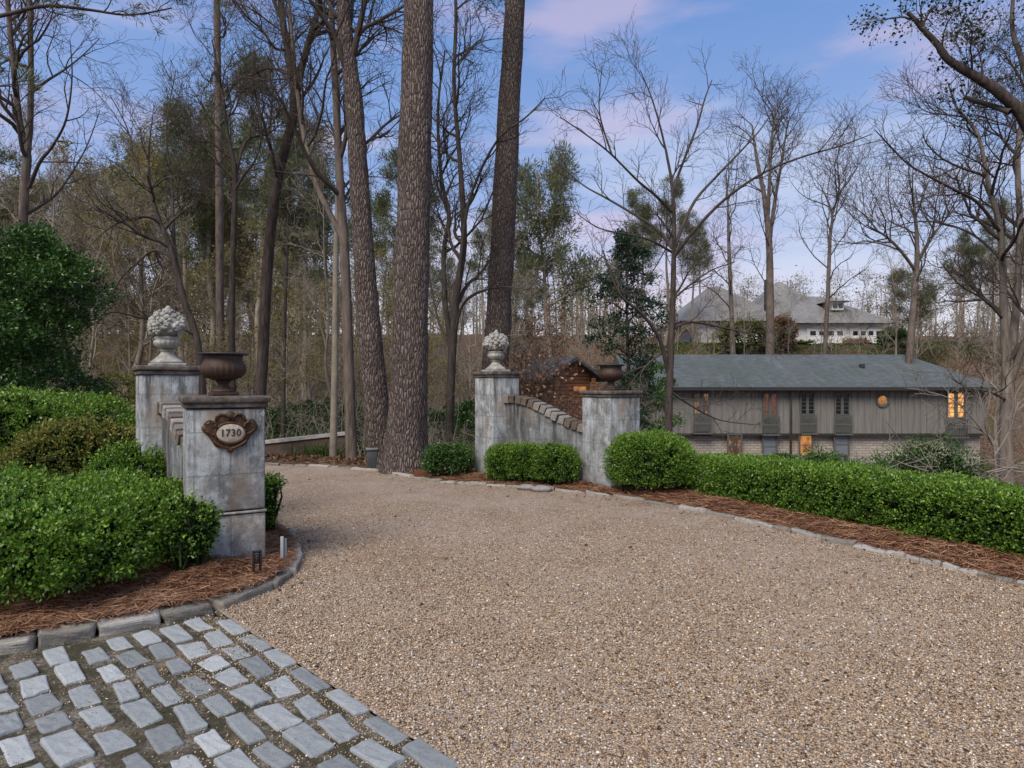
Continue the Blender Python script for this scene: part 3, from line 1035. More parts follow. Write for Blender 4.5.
def kerb(name, line, lmin, lmax, wid, hgt, sunk, seed, mat):
    rng = np.random.default_rng(seed)
    mb = MB(); cr = []
    P = np.array(line); S = np.concatenate([[0], np.cumsum(np.hypot(*np.diff(P, axis=0).T))])
    s = 0.0
    while s < S[-1] - lmax:
        ln = rng.uniform(lmin, lmax)
        q = lambda t: np.array([np.interp(t, S, P[:, 0]), np.interp(t, S, P[:, 1])])
        a, b = q(s + .005), q(s + ln - .005)
        c = (a + b) / 2; d = b - a
        nv = len(mb.v)
        w = wid * rng.uniform(.85, 1.15); h = hgt * rng.uniform(.88, 1.12)
        Mt = Matrix.Translation((c[0], c[1], -sunk + h / 2)) @ Matrix.Rotation(math.atan2(d[1], d[0]) + rng.normal(0, .03), 4, 'Z') @ Matrix.Rotation(rng.normal(0, .05), 4, 'X') @ Matrix.Rotation(rng.normal(0, .02), 4, 'Y')
        mb.rock((np.hypot(*d), w, h), min(.018, h * .25), Mt, .016, .012, 9, s, 3)
        cr += [rng.random()] * (len(mb.v) - nv)
        s += ln
    o = mb.build(name, mat); tag(o, kind='structure')
    a = o.data.attributes.new('rnd', 'FLOAT', 'POINT'); a.data.foreach_set('value', np.array(cr, np.float32))


kerb('kerb', LK[:105], .30, .52, .15, .118, .052, 31, M['kerb'])
kerb('kerb', RK, .22, .6, .095, .075, .04, 32, M['kerb'])

# pine straw: single needles lying on the beds
def straw(n, xr, yr, poly, hf, L, w, seed, near=None):
    rng = np.random.default_rng(seed)
    x = rng.uniform(*xr, n * 5); y = rng.uniform(*yr, n * 5)
    ok = inside(x, y, poly)
    if near: ok &= dist_line(x, y, near[0]) < near[1]
    x, y = x[ok][:n], y[ok][:n]; n = len(x)
    clump = np.sin(7 * x + 3 * y) + np.sin(5 * y - 4 * x + 1)
    a = rng.uniform(0, 6.28, n) * .6 + clump * .8
    l = L * rng.uniform(.6, 1.3, n)
    z = hf(x, y) + rng.uniform(.0, .03, n)
    pit = rng.normal(0, .16, n)
    dx, dy, dz = np.cos(a) * np.cos(pit), np.sin(a) * np.cos(pit), np.sin(pit)
    bend = rng.normal(0, .12, n)
    px_, py_ = -np.sin(a), np.cos(a)
    P0 = np.stack([x - dx * l / 2, y - dy * l / 2, z - dz * l / 2 + .004], 1)
    P1 = np.stack([x + px_ * bend * l, y + py_ * bend * l, z + .008], 1)
    P2 = np.stack([x + dx * l / 2, y + dy * l / 2, z + dz * l / 2 + .004], 1)
    for Q in (P0, P2): Q[:, 2] = np.maximum(Q[:, 2], hf(Q[:, 0], Q[:, 1]) + .002)
    sd = np.stack([px_, py_, rng.normal(0, .5, n)], 1) * (w / 2)
    v = np.stack([P0 - sd, P0 + sd, P1 + sd, P1 - sd, P2 + sd * .6, P2 - sd * .6], 1).reshape(-1, 3)
    b = (np.arange(n) * 6)[:, None]
    f = np.concatenate([b + np.array([[0, 1, 2, 3]]), b + np.array([[3, 2, 4, 5]])])
    return npmesh('pine_straw', v, f, np.repeat(np.clip(rng.random(n) * .8 + clump * .06 + .1, 0, 1), 6))


tag(link('pine_straw', straw(52000, (-5.5, -1.5), (2.6, 7.0), BED_L, bed_left, .15, .0035, 41, (LK, 1.7)), M['straw']), kind='stuff')
tag(link('pine_straw', straw(30000, (-1.5, 7), (1.5, 11.2), BED_R, bed_right, .16, .005, 42, (RK, 1.3)), M['straw']), kind='stuff')


def scatter_leaves(name, n, xr, yr, L, seed, mat, cond=None, lift=.01):
    rng = np.random.default_rng(seed)
    x = rng.uniform(*xr, n); y = rng.uniform(*yr, n)
    ok = cond(x, y) if cond else np.ones(n, bool)
    x, y = x[ok], y[ok]
    P = np.stack([x, y, terr(x, y) + lift], 1)
    v, f, r = leaves(P, np.stack([rng.normal(0, 1, len(x)), rng.normal(0, 1, len(x)), rng.uniform(0, .4, len(x))], 1), L, .6, out=1.2, rng=rng)
    return tag(link(name, npmesh(name, v, f, r), mat), kind='stuff')


def on_drive(name, n, L, asp, seed, mat):
    rng = np.random.default_rng(seed)
    x = rng.uniform(-4, 6, n); y = rng.uniform(1.8, 11.5, n)
    e = np.minimum(dist_line(x, y, LK), dist_line(x, y, RK))
    ok = inside(x, y, drive) & (rng.random(n) < .06 + np.exp(-e / .28))
    x, y = x[ok], y[ok]
    a = rng.uniform(0, 6.28, len(x))
    v, f, r = leaves(np.stack([x, y, np.full(len(x), .012)], 1), np.stack([np.cos(a), np.sin(a), rng.uniform(-.02, .12, len(x))], 1), L, asp, out=3, rng=rng)
    v[:, 2] = np.maximum(v[:, 2], .006)
    tag(link(name, npmesh(name, v, f, r), mat), kind='stuff')


on_drive('fallen_leaves', 2600, .045, .6, 55, M['dead_leaf'])
on_drive('pine_straw', 14000, .13, .03, 56, M['straw'])
beyond = lambda x, y: (y - np.interp(x, *YK)) > .8
scatter_leaves('leaf_litter', 60000, (-16, 10), (9, 30), .09, 51, M['dead_leaf'], beyond)
scatter_leaves('leaf_litter', 30000, (-30, 40), (25, 75), .16, 52, M['dead_leaf'], beyond)
scatter_leaves('ground_ivy', 26000, (-20, 6), (20, 45), .16, 53, M['ivy'], lambda x, y: np.sin(.6 * x + 1) + np.sin(.5 * y) > .35, .12)
# ----------------------------------------------------- gate pillars and walls
GA = R(36)            # the gate faces the street at this turn


def local(o, x, y, z):
    """world point of local (x, y, z) in a frame at o turned by GA"""
    c, s = math.cos(GF), math.sin(GF)
    return (o[0] + x * c - y * s, o[1] + x * s + y * c, o[2] + z)


def pillar(label, x, y, w, top, z0, ledge=None, rz=None):
    t = thing('gate_pillar', label, 'gate pillar', (x, y, z0), None, GA if rz is None else rz)
    h = top - z0
    m = m_stucco('pillar_stucco', h)
    b = MB()
    if ledge:
        lz = ledge - z0
        b.box((0, 0, (lz - .03) / 2 - .05), (w + .002, w + .002, lz + .10 - .03), bev=.012)
        b.box((0, 0, (lz + h - .10) / 2 + .0), (w - .004, w - .004, h - .10 - lz - .02), bev=.012)
        b.build('shaft', m, t)
        MB().box((0, 0, lz - .012), (w + .022, w + .022, .018), bev=.005).build('ledge', m, t)
    else:
        b.box((0, 0, (h - .10) / 2 - .05), (w, w, h - .10 + .1), bev=.014)
        b.build('shaft', m, t)
    c = MB()
    c.box((0, 0, h - .078), (w + .035, w + .035, .044), bev=.010)
    c.box((0, 0, h - .028), (w + .075, w + .075, .056), bev=.014, jit=.004)
    c.build('cap', M['cap'], t)
    return t


GF = R(30)
PL_F = (-2.535, 5.62); PL_R = (-3.88, 7.2); PR_F = (1.53, 9.9); PR_R = (-.26, 11.0)
pillar('shorter gate pillar carrying the house number plaque, with a ledge halfway up', *PL_F, .605, 1.50, .12, ledge=.525, rz=GF)
pillar('taller gate pillar half hidden behind the number plaque pillar, under a stone finial', *PL_R, .56, 1.80, .05)
pillar('shorter streaked gate pillar beside the large round boxwood, under a rusty urn', *PR_F, .63, 1.50, -.02)
pillar('taller gate pillar in front of the second pine, under a stone finial', *PR_R, .55, 1.81, -.02)


def wing(label, A, B, z0, side):
    """low curved wall from the tall pillar A down to the short pillar B, brick on edge along the top"""
    a = Vector((A[0], A[1], 0)); b = Vector((B[0], B[1], 0))
    d = (b - a).normalized(); n = Vector((-d.y, d.x, 0))
    a = a + d * .22; b = b - d * .28
    Ln = (b - a).length
    t = thing('wing_wall', label, 'wall', (a.x, a.y, z0), None, math.atan2(d.y, d.x))
    prof = lambda s: .93 + .46 * (.5 + .5 * math.cos(math.pi * min(1, max(0, (s - .08) / .95)))) - z0
    N = 24
    mb = MB(); th = .22
    for i in range(N):
        s0, s1 = i / N, (i + 1) / N
        x0, x1 = s0 * Ln, s1 * Ln
        zt0, zt1 = prof(s0) - .09, prof(s1) - .09
        vs = [(x0, -th / 2, -.1), (x1, -th / 2, -.1), (x1, th / 2, -.1), (x0, th / 2, -.1), (x0, -th / 2, zt0), (x1, -th / 2, zt1), (x1, th / 2, zt1), (x0, th / 2, zt0)]
        fs = [(0, 1, 5, 4), (2, 3, 7, 6), (4, 5, 6, 7)]
        if i == 0: fs.append((0, 4, 7, 3))
        if i == N - 1: fs.append((1, 2, 6, 5))
        mb.add(vs, fs)
    mb.build('wall_face', m_stucco('wing_stucco', 1.1, (.22, .235, .235)), t)
    mb = MB(); cr = []
    rng = np.random.default_rng(int(Ln * 100))
    nb = int(Ln / .112)
    for i in range(nb):
        s = (i + .5) / nb
        sl = (prof(s + .02) - prof(s - .02)) / (.04 * Ln)
        nv = len(mb.v)
        T = Matrix.Translation((s * Ln, rng.normal(0, .006), prof(s) - .045)) @ Matrix.Rotation(-math.atan(sl) * .8, 4, 'Y') @ Matrix.Rotation(rng.normal(0, .03), 4, 'Z')
        mb.rock((Ln / nb - .010, th + .10 + rng.uniform(-.02, .02), .125), .010, T, .006, .004, 20, i, 2)
        cr += [rng.random()] * (len(mb.v) - nv)
    o = mb.build('coping', M['coping'], t)
    at = o.data.attributes.new('rnd', 'FLOAT', 'POINT'); at.data.foreach_set('value', np.array(cr, np.float32))


wing('curved wing wall sloping down behind the house number pillar', PL_R, PL_F, .05, 1)
wing('curved wing wall with brick coping behind three clipped boxwoods', PR_R, PR_F, -.02, -1)


def ico(mb, c, r, sub=2, amp=.12, f=30, seed=0, flat=(1, 1, 1)):
    bm = bmesh.new()
    bmesh.ops.create_icosphere(bm, subdivisions=sub, radius=1)
    P = np.array([v.co[:] for v in bm.verts])
    k = 1 + amp * wob(P * r + np.array(c), f, seed)
    P = P * k[:, None] * r * np.array(flat) + np.array(c)
    mb.add([tuple(p) for p in P], [[v.index for v in fc.verts] for fc in bm.faces], None, True)
    bm.free()


def finial(label, x, y, z, sc=1.0, seed=0):
    t = thing('flower_finial', label, 'stone finial', (x, y, z), 'stone flower basket finials', GA)
    t.scale = (sc,) * 3
    b = MB()
    b.box((0, 0, .0165), (.34, .34, .033), bev=.008)
    b.lathe([(.165, .033), (.168, .05), (.155, .058), (.12, .085), (.085, .12), (.064, .15), (.062, .165), (.074, .172), (.074, .182), (.05, .19)], 28)
    b.build('base', M['carved'], t)
    MB().lathe([(.05, .188), (.07, .195, .08), (.105, .22, .10), (.125, .25, .10), (.128, .275, .08), (.115, .30, .03), (.132, .312), (.132, .325), (.1, .33)], 64, flute=16).build('bowl', M['carved'], t)
    rng = np.random.default_rng(seed)
    m = MB()
    ico(m, (0, 0, .45), .165, 3, .1, 20, seed, (1, 1, .85))
    n = 62
    for i in range(n):
        u = (i + .5) / n; zc = 1 - 1.72 * u
        a = i * 2.39996 + rng.normal(0, .12)
        rr = math.sqrt(max(0, 1 - zc * zc))
        p = np.array([rr * math.cos(a) * .168, rr * math.sin(a) * .168, .465 + zc * .13])
        r = rng.uniform(.022, .052) * (1.15 if zc < 0 else 1)
        ico(m, p, r, 2, .22, 55, i, (1, 1, rng.uniform(.7, 1)))
        if i % 2 == 0:
            for q in range(5):       # petals round the bloom
                aa = q * 1.2566 + a
                d = unit(p - np.array([0, 0, .45])); o = unit(np.cross(d, np.array([0, .3, 1.]))); o2 = np.cross(d, o)
                ico(m, p + d * r * .6 + (o * math.cos(aa) + o2 * math.sin(aa)) * r * .62, r * .45, 1, .1, 60, q)
    ico(m, (0, 0, .62), .05, 2, .15, 50, 3, (1.1, 1.1, .7))
    ico(m, (.01, 0, .652), .03, 2, .12, 50, 4)
    m.build('flower_cluster', M['carved'], t)
    return t


finial('larger pale stone flower basket finial beside the hollow dark-rimmed urn, near the glossy evergreen', PL_R[0], PL_R[1], 1.80, 1.0, 1)
finial('pale stone flower basket finial on the tall pillar in front of the second pine', PR_R[0] - .02, PR_R[1], 1.81, 1.06, 2)


def urn(label, x, y, z, sc=1.0, rz=0):
    t = thing('iron_urn', label, 'urn', (x, y, z), 'rusty iron urns on the shorter pillars', GA + rz)
    t.scale = (sc,) * 3
    b = MB(); b.box((0, 0, .014), (.21, .21, .028), bev=.005)
    b.lathe([(.098, .028), (.1, .04), (.085, .055), (.055, .075), (.046, .095), (.05, .11), (.062, .116), (.062, .124), (.05, .13)], 28)
    b.build('foot', M['iron'], t)
    MB().lathe([(.05, .126), (.085, .135, .07), (.135, .155, .07), (.168, .19, .06), (.181, .225, .05), (.181, .25, .03), (.168, .285), (.156, .315), (.158, .335), (.165, .35),
                (.15, .35), (.14, .32), (.15, .25), (.10, .17), (.02, .15)], 96, flute=24).build('bowl', M['iron'], t)
    MB().lathe([(.150, .345), (.165, .352), (.195, .352), (.207, .358), (.207, .366), (.196, .372), (.172, .372), (.158, .362), (.150, .345)], 48).build('rim', M['iron_rim'], t)
    return t


urn('rusty fluted iron urn with a wide dark rim above the house number plaque', *PL_F, 1.50, 1.0)
urn('rusty iron urn standing on the pillar beside the large round boxwood', *PR_F, 1.51, 1.05, .4)

# house number plaque
o = local((PL_F[0], PL_F[1], 0), .022, -.302, 1.2)
pt = thing('number_plaque', 'ornate bronzed plaque reading 1730 on the shorter gate pillar', 'plaque', o, None, GF)
pt.scale = (1, 1, 1.13)


def outline(th):
    c, s = math.cos(th), math.sin(th)
    r = 1 / math.sqrt((c / .165) ** 2 + (s / .125) ** 2)
    for a0, wv, am in ((0.16, .22, .058), (math.pi - .16, .22, .058), (math.pi / 2, .28, .03), (1.02, .16, .016), (2.12, .16, .016), (-.75, .2, .012), (-2.39, .2, .012), (-math.pi / 2, .2, .022)):
        dth = (th - a0 + math.pi) % (2 * math.pi) - math.pi
        r += am * math.exp(-(dth / wv) ** 2)
    return r * c, r * s


mb = MB(); n = 96
ring0 = [outline(2 * math.pi * k / n) for k in range(n)]
vs = [(x, 0.004, z) for x, z in ring0] + [(x, -.018, z) for x, z in ring0] + [(x * .9, -.03, z * .9) for x, z in ring0] + [(x * .62, -.024, z * .58) for x, z in ring0]
fs = [(l * n + k, l * n + (k + 1) % n, (l + 1) * n + (k + 1) % n, (l + 1) * n + k) for l in range(3) for k in range(n)] + [tuple(3 * n + k for k in range(n))]
mb.add(vs, fs, None, True)
mb.tube([(.118 * math.cos(a), -.034, .076 * math.sin(a) - .008) for a in np.linspace(0, 2 * math.pi, 41)], .010, 8)
for sg in (1, -1):        # scrolls at the sides, top and foot
    mb.tube([(sg * (.10 + .10 * u), -.034, .03 + .055 * math.sin(2.6 * u)) for u in np.linspace(0, 1, 10)], [.014 - .007 * u for u in np.linspace(0, 1, 10)], 7)
    mb.tube([(sg * (.11 + .085 * u), -.032, -.02 + .045 * u * u) for u in np.linspace(0, 1, 10)], [.012 - .006 * u for u in np.linspace(0, 1, 10)], 7)
    mb.tube([(sg * (.07 - .055 * math.cos(3.4 * u)) * .9, -.034, .085 + .045 * math.sin(3.2 * u)) for u in np.linspace(0, 1, 10)], .010, 7)
    mb.tube([(sg * (.13 - .12 * u), -.032, -.065 - .055 * math.sin(1.5 * u)) for u in np.linspace(0, 1, 10)], .011, 7)
ico(mb, (0, -.03, .122), .03, 2, .2, 60, 1, (1.2, .6, 1)); ico(mb, (0, -.03, -.132), .022, 2, .2, 60, 2, (1.3, .6, 1))
mb.build('frame', M['gilt'], pt)
mb = MB()
ov = [(.112 * math.cos(2 * math.pi * k / 48), .070 * math.sin(2 * math.pi * k / 48) - .008) for k in range(48)]
mb.add([(x, -.02, z) for x, z in ov] + [(x, -.036, z) for x, z in ov] + [(x * .9, -.041, z * .9) for x, z in ov],
       [(l * 48 + k, l * 48 + (k + 1) % 48, (l + 1) * 48 + (k + 1) % 48, (l + 1) * 48 + k) for l in range(2) for k in range(48)] + [tuple(96 + k for k in range(48))], None, True)
fc = mb.build('number_panel', M['enamel'], pt)
tx = bpy.data.curves.new('lettering', 'FONT'); tx.body = '1730'; tx.size = .074; tx.align_x = 'CENTER'; tx.align_y = 'CENTER'; tx.extrude = .002; tx.space_character = 1.12; tx.offset = .0012
tmp = bpy.data.objects.new('lettering', tx); COL.objects.link(tmp)
bpy.context.view_layer.update()
lme = bpy.data.meshes.new_from_object(tmp.evaluated_get(bpy.context.evaluated_depsgraph_get()))
bpy.data.objects.remove(tmp); bpy.data.curves.remove(tx)
to = link('lettering', lme, m_plain('brown_lettering', (.045, .034, .026), .6), fc, (0, -.0435, -.008)); to.rotation_euler = (R(90), 0, 0)

# small fittings at the foot of the number pillar
fx = W(257, 548, 5.03)
t = thing('uplight', 'small black uplight bracket at the foot of the number plaque pillar', 'light fitting', (fx[0], fx[1], .17), None, GA)
MB().box((-.025, 0, .04), (.016, .03, .16), bev=.004).box((.025, 0, .04), (.016, .03, .16), bev=.004).box((0, 0, .112), (.066, .03, .016), bev=.004).build('bracket', M['black'], t)
MB().lathe([(.016, .02), (.02, .03), (.02, .085), (.014, .09)], 16).build('lamp', M['black'], t)
fx = W(282, 545, 5.5)
t = thing('marker_stake', 'slim pale metal stake standing at the kerb bend beside the number pillar', 'stake', (fx[0], fx[1], .06), None, .3)
MB().box((0, 0, .11), (.026, .008, .24), bev=.003).build('front_plate', M['metal'], t)
MB().box((.024, .012, .10), (.03, .008, .22), bev=.003).build('back_plate', m_plain('grey_stake_back', (.16, .18, .2), .6), t)
# loose stones by the right-hand bed
for lab, px_, py_, d_, s_ in (('flat pale stone at the bed edge before the boxwoods, nearer the round boxwood', 541, 491, 9.55, .15), ('flat pale stone at the bed edge before the boxwoods, nearer the tall pillar', 526, 489, 9.7, .13)):
    p = W(px_, py_, d_)
    m = MB(); ico(m, (0, 0, 0), s_, 3, .12, 14, d_, (1.1, .7, .38))
    o = m.build('loose_stone', m_stone('loose_stone', [(0, (.12, .11, .10)), (.5, (.27, .26, .24)), (1, (.42, .42, .40))], 9, .01, False), None, (p[0], p[1], .03))
    tag(o, lab, 'stone', 'loose stones at the bed edge')

# ------------------------------------------------------------------- shrubs
S = shrub
S('boxwood_hedge', 'broad clipped boxwood hedge in front of the number plaque pillar', 'hedge', (-3.98, 5.08, .10), (1.30, 1.14, .67), M['boxwood'], M['stem'], 110000, .028, e=3.5, amp=.115, frq=4.2, gaps=.2, seed=1, asp=.6, shell=.12)
S('boxwood_shrub', 'small leafy boxwood sprig pressed against the number plaque pillar', 'shrub', (-2.52, 5.0, .15), (.17, .17, .56), M['boxwood'], M['stem'], 4200, .030, e=2.2, amp=.06, frq=5, seed=2, gaps=.3)
S('boxwood_mound', 'low boxwood mound between the hedge and the tall finial pillar', 'shrub', (-4.05, 7.0, .12), (.52, .45, .86), M['boxwood'], M['stem'], 11000, .030, e=2.3, amp=.05, seed=3)
S('golden_shrub', 'yellow-green shrub with reddish shoots behind the broad hedge', 'shrub', (-5.25, 7.9, .1), (.85, .7, 1.05), M['golden'], M['stem'], 16000, .036, e=2.1, amp=.10, seed=4, gaps=.5)
S('clipped_hedge', 'tall dark mounded hedge under the glossy evergreen tree', 'hedge', (-7.2, 9.2, .05), (1.75, 1.0, 1.42), M['boxwood'], M['stem'], 34000, .040, e=2.6, amp=.10, frq=2.4, seed=5)
S('boxwood_shrub', 'narrow boxwood shrub behind the number plaque pillar at the drive', 'shrub', (-2.56, 6.5, .08), (.17, .2, .62), M['boxwood'], M['stem'], 4200, .030, e=2.2, amp=.06, frq=5, seed=6)
S('boxwood_ball', 'small round boxwood between the big pine and the tall pillar', 'shrub', (-1.08, 10.95, 0), (.44, .40, .58), M['boxwood_dark'], M['stem'], 9000, .032, e=2.2, amp=.04, seed=7)
for k, (x, y, a, b, h, lb) in enumerate(((-.13, 10.42, .29, .32, .63, 'first clipped boxwood in front of the curved wall, next to the tall pillar'),
                                         (.21, 10.24, .33, .33, .655, 'clipped boxwood in the middle of the row in front of the curved wall'),
                                         (.68, 10.0, .385, .36, .68, 'widest clipped boxwood of the row, next to the short urn pillar'))):
    S('boxwood_ball', lb, 'shrub', (x, y, 0), (a, b, h), M['boxwood'], M['stem'], 13000, .026, e=2.35, amp=.035, seed=10 + k, group='boxwoods in front of the curved wall')
S('round_boxwood', 'large round boxwood ball at the end of the long hedge', 'shrub', (2.02, 9.35, -.02), (.66, .60, .93), M['boxwood'], M['stem'], 32000, .027, e=2.25, amp=.045, seed=14, frq=2.6)
S('long_hedge', 'long low clipped hedge along the gravel drive in front of the grey house', 'hedge', (4.12, 7.15, -.02), (2.95, .50, .62), M['boxwood'], M['stem'], 120000, .027, e=3.8, amp=.045, frq=3.0, rz=math.atan2(-3.4, 1.97), seed=15, gaps=.45, asp=.6)
# -------------------------------------------------------- retaining wall, car
A = W(222, 445, 18.2); B = W(347, 431.5, 18.2)
t = thing('retaining_wall', 'low brown retaining wall with a pale coping across the drive', 'wall', (A[0], A[1], -1.2))
L_ = B[0] - A[0]; ex = 4.0
mb = MB(); th = .3
za, zb = A[2] + 1.2, B[2] + 1.2; zs = za - (zb - za) / L_ * ex
mb.add([(-ex, -th / 2, -.4), (L_, -th / 2, -.4), (L_, th / 2, -.4), (-ex, th / 2, -.4), (-ex, -th / 2, zs - .09), (L_, -th / 2, zb - .09), (L_, th / 2, zb - .09), (-ex, th / 2, zs - .09)],
       [(0, 1, 5, 4), (2, 3, 7, 6), (4, 5, 6, 7), (1, 2, 6, 5), (0, 4, 7, 3)])
mb.build('wall_face', m_stone('brown_stone_wall', [(0, (.05, .035, .026)), (.5, (.12, .088, .068)), (1, (.20, .16, .135))], 5, .03, False, .95), t)
mb = MB()
mb.add([(-ex, -th / 2 - .05, zs - .09), (L_, -th / 2 - .05, zb - .09), (L_, th / 2 + .05, zb - .09), (-ex, th / 2 + .05, zs - .09), (-ex, -th / 2 - .05, zs), (L_, -th / 2 - .05, zb), (L_, th / 2 + .05, zb), (-ex, th / 2 + .05, zs)],
       [(0, 1, 5, 4), (2, 3, 7, 6), (4, 5, 6, 7), (1, 2, 6, 5), (0, 4, 7, 3), (0, 3, 2, 1)])
mb.build('coping', m_plain('pale_coping', (.42, .40, .36), .9, var=.3), t)
MB().box((L_ + .12, 0, (zb - .4) / 2 - .02), (.26, .4, zb + .42), bev=.02).build('end_pier', m_brick('rust_brick', (.17, .075, .05), (.12, .055, .04), (.16, .13, .11)), t)

p = W(372, 466, 12.7)
t = thing('utility_box', 'small grey utility box at the foot of the leaning pine', 'utility box', (p[0], p[1], float(terr(p[0], p[1]))), None, .3)
MB().box((0, 0, .16), (.20, .16, .36), bev=.015).build('cabinet', m_plain('grey_box', (.07, .075, .08), .6), t)
MB().box((0, 0, .36), (.24, .20, .05), bev=.015).build('lid', m_plain('pale_box_lid', (.17, .18, .19), .6), t)

# a car left among the trees far behind the drive
p = W(424, 409, 36); g = float(terr(p[0], p[1]))
t = thing('parked_car', 'silver car parked far back among the trees beside the big pine', 'car', (p[0], p[1], g + .02), None, R(68))
paint = m_plain('silver_paint', (.34, .36, .42), .3, .3, var=.05)
sect = [(-2.1, .45, .62, .72), (-1.9, .32, .78, .8), (-1.2, .28, .9, .86), (0, .26, .92, .88), (1.2, .26, .95, .88), (1.9, .32, .9, .84), (2.15, .45, .75, .74)]
mb = MB()
vs = []; k = 10
for x, zb_, zt_, hw in sect:
    for i in range(k):
        a = 2 * math.pi * i / k + math.pi / k
        cx = math.copysign(abs(math.cos(a)) ** .5, math.cos(a)); cz = math.copysign(abs(math.sin(a)) ** .5, math.sin(a))
        vs.append((x, cx * hw, (zb_ + zt_) / 2 + cz * (zt_ - zb_) / 2))
fs = [(i * k + j, i * k + (j + 1) % k, (i + 1) * k + (j + 1) % k, (i + 1) * k + j) for i in range(len(sect) - 1) for j in range(k)] + [tuple(reversed(range(k))), tuple((len(sect) - 1) * k + j for j in range(k))]
mb.add(vs, fs, None, True)
mb.build('body', paint, t)
mb = MB()
mb.add([(-1.0, -.78, .88), (1.7, -.78, .9), (1.7, .78, .9), (-1.0, .78, .88), (-.3, -.62, 1.36), (1.2, -.62, 1.36), (1.2, .62, 1.36), (-.3, .62, 1.36)], [(0, 1, 5, 4), (2, 3, 7, 6), (1, 2, 6, 5), (3, 0, 4, 7)])
mb.build('windows', m_plain('car_glass', (.05, .06, .07), .1, spec=.6), t)
MB().box((.45, 0, 1.38), (1.56, 1.3, .05), bev=.02).build('roof', paint, t)
for x in (-1.35, 1.35):
    for s in (-1, 1):
        w_ = MB().lathe([(.20, -.10), (.31, -.10), (.33, -.05), (.33, .05), (.31, .10), (.20, .10)], 20, M=Matrix.Translation((x, s * .78, .33)) @ Matrix.Rotation(R(90), 4, 'X')).build('wheel', M['black'], t)
for s in (-1, 1):
    mb = MB(); ico(mb, (-2.08, s * .55, .66), .10, 2, 0, 1, 0, (.5, 1.4, .8)); mb.build('headlight', m_plain('headlight_lens', (.75, .78, .8), .15), t)

# ---------------------------------------------------------------- grey house
HD = 37.0
hx = lambda px: (px - 512) / F * HD
hz = lambda py: CAMZ - (py - 384) / F * HD
X0, X1 = hx(637), hx(986)
ZE, ZM, ZB = hz(387.5), hz(433.5), -5.6
DEP = 8.6
ho = Vector((X0, HD, ZB))
house = thing('grey_house', 'long grey board-sided house with a dark hip roof beyond the hedge', 'house', ho)
siding = NT('grey_siding')
v = siding.coord((1, 1, 1)); n = siding.noise(siding.coord((3.2, 1, .25)), 2, 5, .7)
M['siding'] = siding.bsdf(siding.ramp(n, [(.3, (.14, .135, .12)), (.6, (.215, .208, .188)), (.8, (.265, .256, .235))]), .85, spec=.2)
M['trim'] = m_plain('dark_grey_trim', (.10, .105, .095), .7, var=.2)
M['fascia'] = m_plain('dark_fascia', (.035, .035, .035), .6)
M['whitebrick'] = m_brick('whitewashed_brick', (.52, .475, .41), (.38, .33, .275), (.29, .26, .22), .42, .15, .03)
M['dark_glass'] = m_plain('dark_window_glass', (.012, .015, .018), .08, var=.1, spec=.6)
M['grey_blind'] = m_plain('grey_window_blind', (.16, .18, .20), .35, var=.15, sc=2)
M['lit_warm'] = m_lit('lit_curtain_window', (.16, .05, .015), (.55, .235, .065), .48)
M['lit_dim'] = m_lit('dim_curtain_window', (.03, .016, .012), (.50, .26, .12), .5, .5, .75)
M['lit_red'] = m_lit('red_curtain_window', (.03, .010, .008), (.16, .05, .034), .45, .4, .7)
M['lit_gold'] = m_lit('golden_lit_window', (.45, .17, .04), (.85, .45, .14), .6)
Wd = X1 - X0
zu0, zu1 = ZM - ZB, ZE - ZB
b = MB(); b.box((Wd / 2, DEP / 2, (zu0 + zu1) / 2 + .03), (Wd, DEP, zu1 - zu0 + .06))
x = .2
while x < Wd - .1:
    b.box((x, -.02, (zu0 + zu1) / 2), (.06, .04, zu1 - zu0 - .02)); x += .36
b.build('upper_wall', M['siding'], house)
MB().box((Wd / 2, DEP / 2 + .12, zu0 / 2), (Wd - .3, DEP - .3, zu0)).build('lower_wall', M['whitebrick'], house)
MB().box((Wd / 2, -.01, zu0 - .06), (Wd + .06, .16, .13)).build('band', M['fascia'], house)
# hip roof
oh = .55; ze = zu1 + .02; zr = ze + (DEP / 2 + oh) * .43; hip = 2.1
e = [(-oh, -oh, ze), (Wd + oh, -oh, ze), (Wd + oh, DEP + oh, ze), (-oh, DEP + oh, ze)]
r0, r1 = (-oh, DEP / 2, zr), (Wd - hip, DEP / 2, zr)
mb = MB(); mb.add([*e, r0, r1], [(0, 1, 5, 4), (2, 3, 4, 5), (1, 2, 5), (3, 0, 4), (3, 2, 1, 0)])
rf = mb.build('roof', m_roof('slate_roof', (.075, .089, .088), (.13, .148, .146), (.062, .08, .062)), house)
mb = MB()
for a_, b_ in ((e[0], e[1]), (e[1], e[2]), (e[3], e[0])):
    a_ = Vector(a_); b_ = Vector(b_)
    dx = b_ - a_
    mb.box((a_ + b_) / 2 + Vector((0, 0, -.10)), (dx.length + .1, .12, .17), rz=math.atan2(dx.y, dx.x))
mb.build('gutter', M['fascia'], rf)
mb = MB()
for px_, py_ in ((862, 372),): mb.box(((px_ - 512) / F * 39.2 - X0, 2.2, ze + 1.25), (.25, .25, .35), bev=.03)
mb.build('roof_vent', M['fascia'], rf)
gp = MB(); gp.tube([(hx(790) - X0, -.5, zu1 - .1), (hx(790) - X0, -.12, zu1 - .5), (hx(790) - X0, -.1, .2)], .06, 10); gp.build('downspout', M['trim'], house)


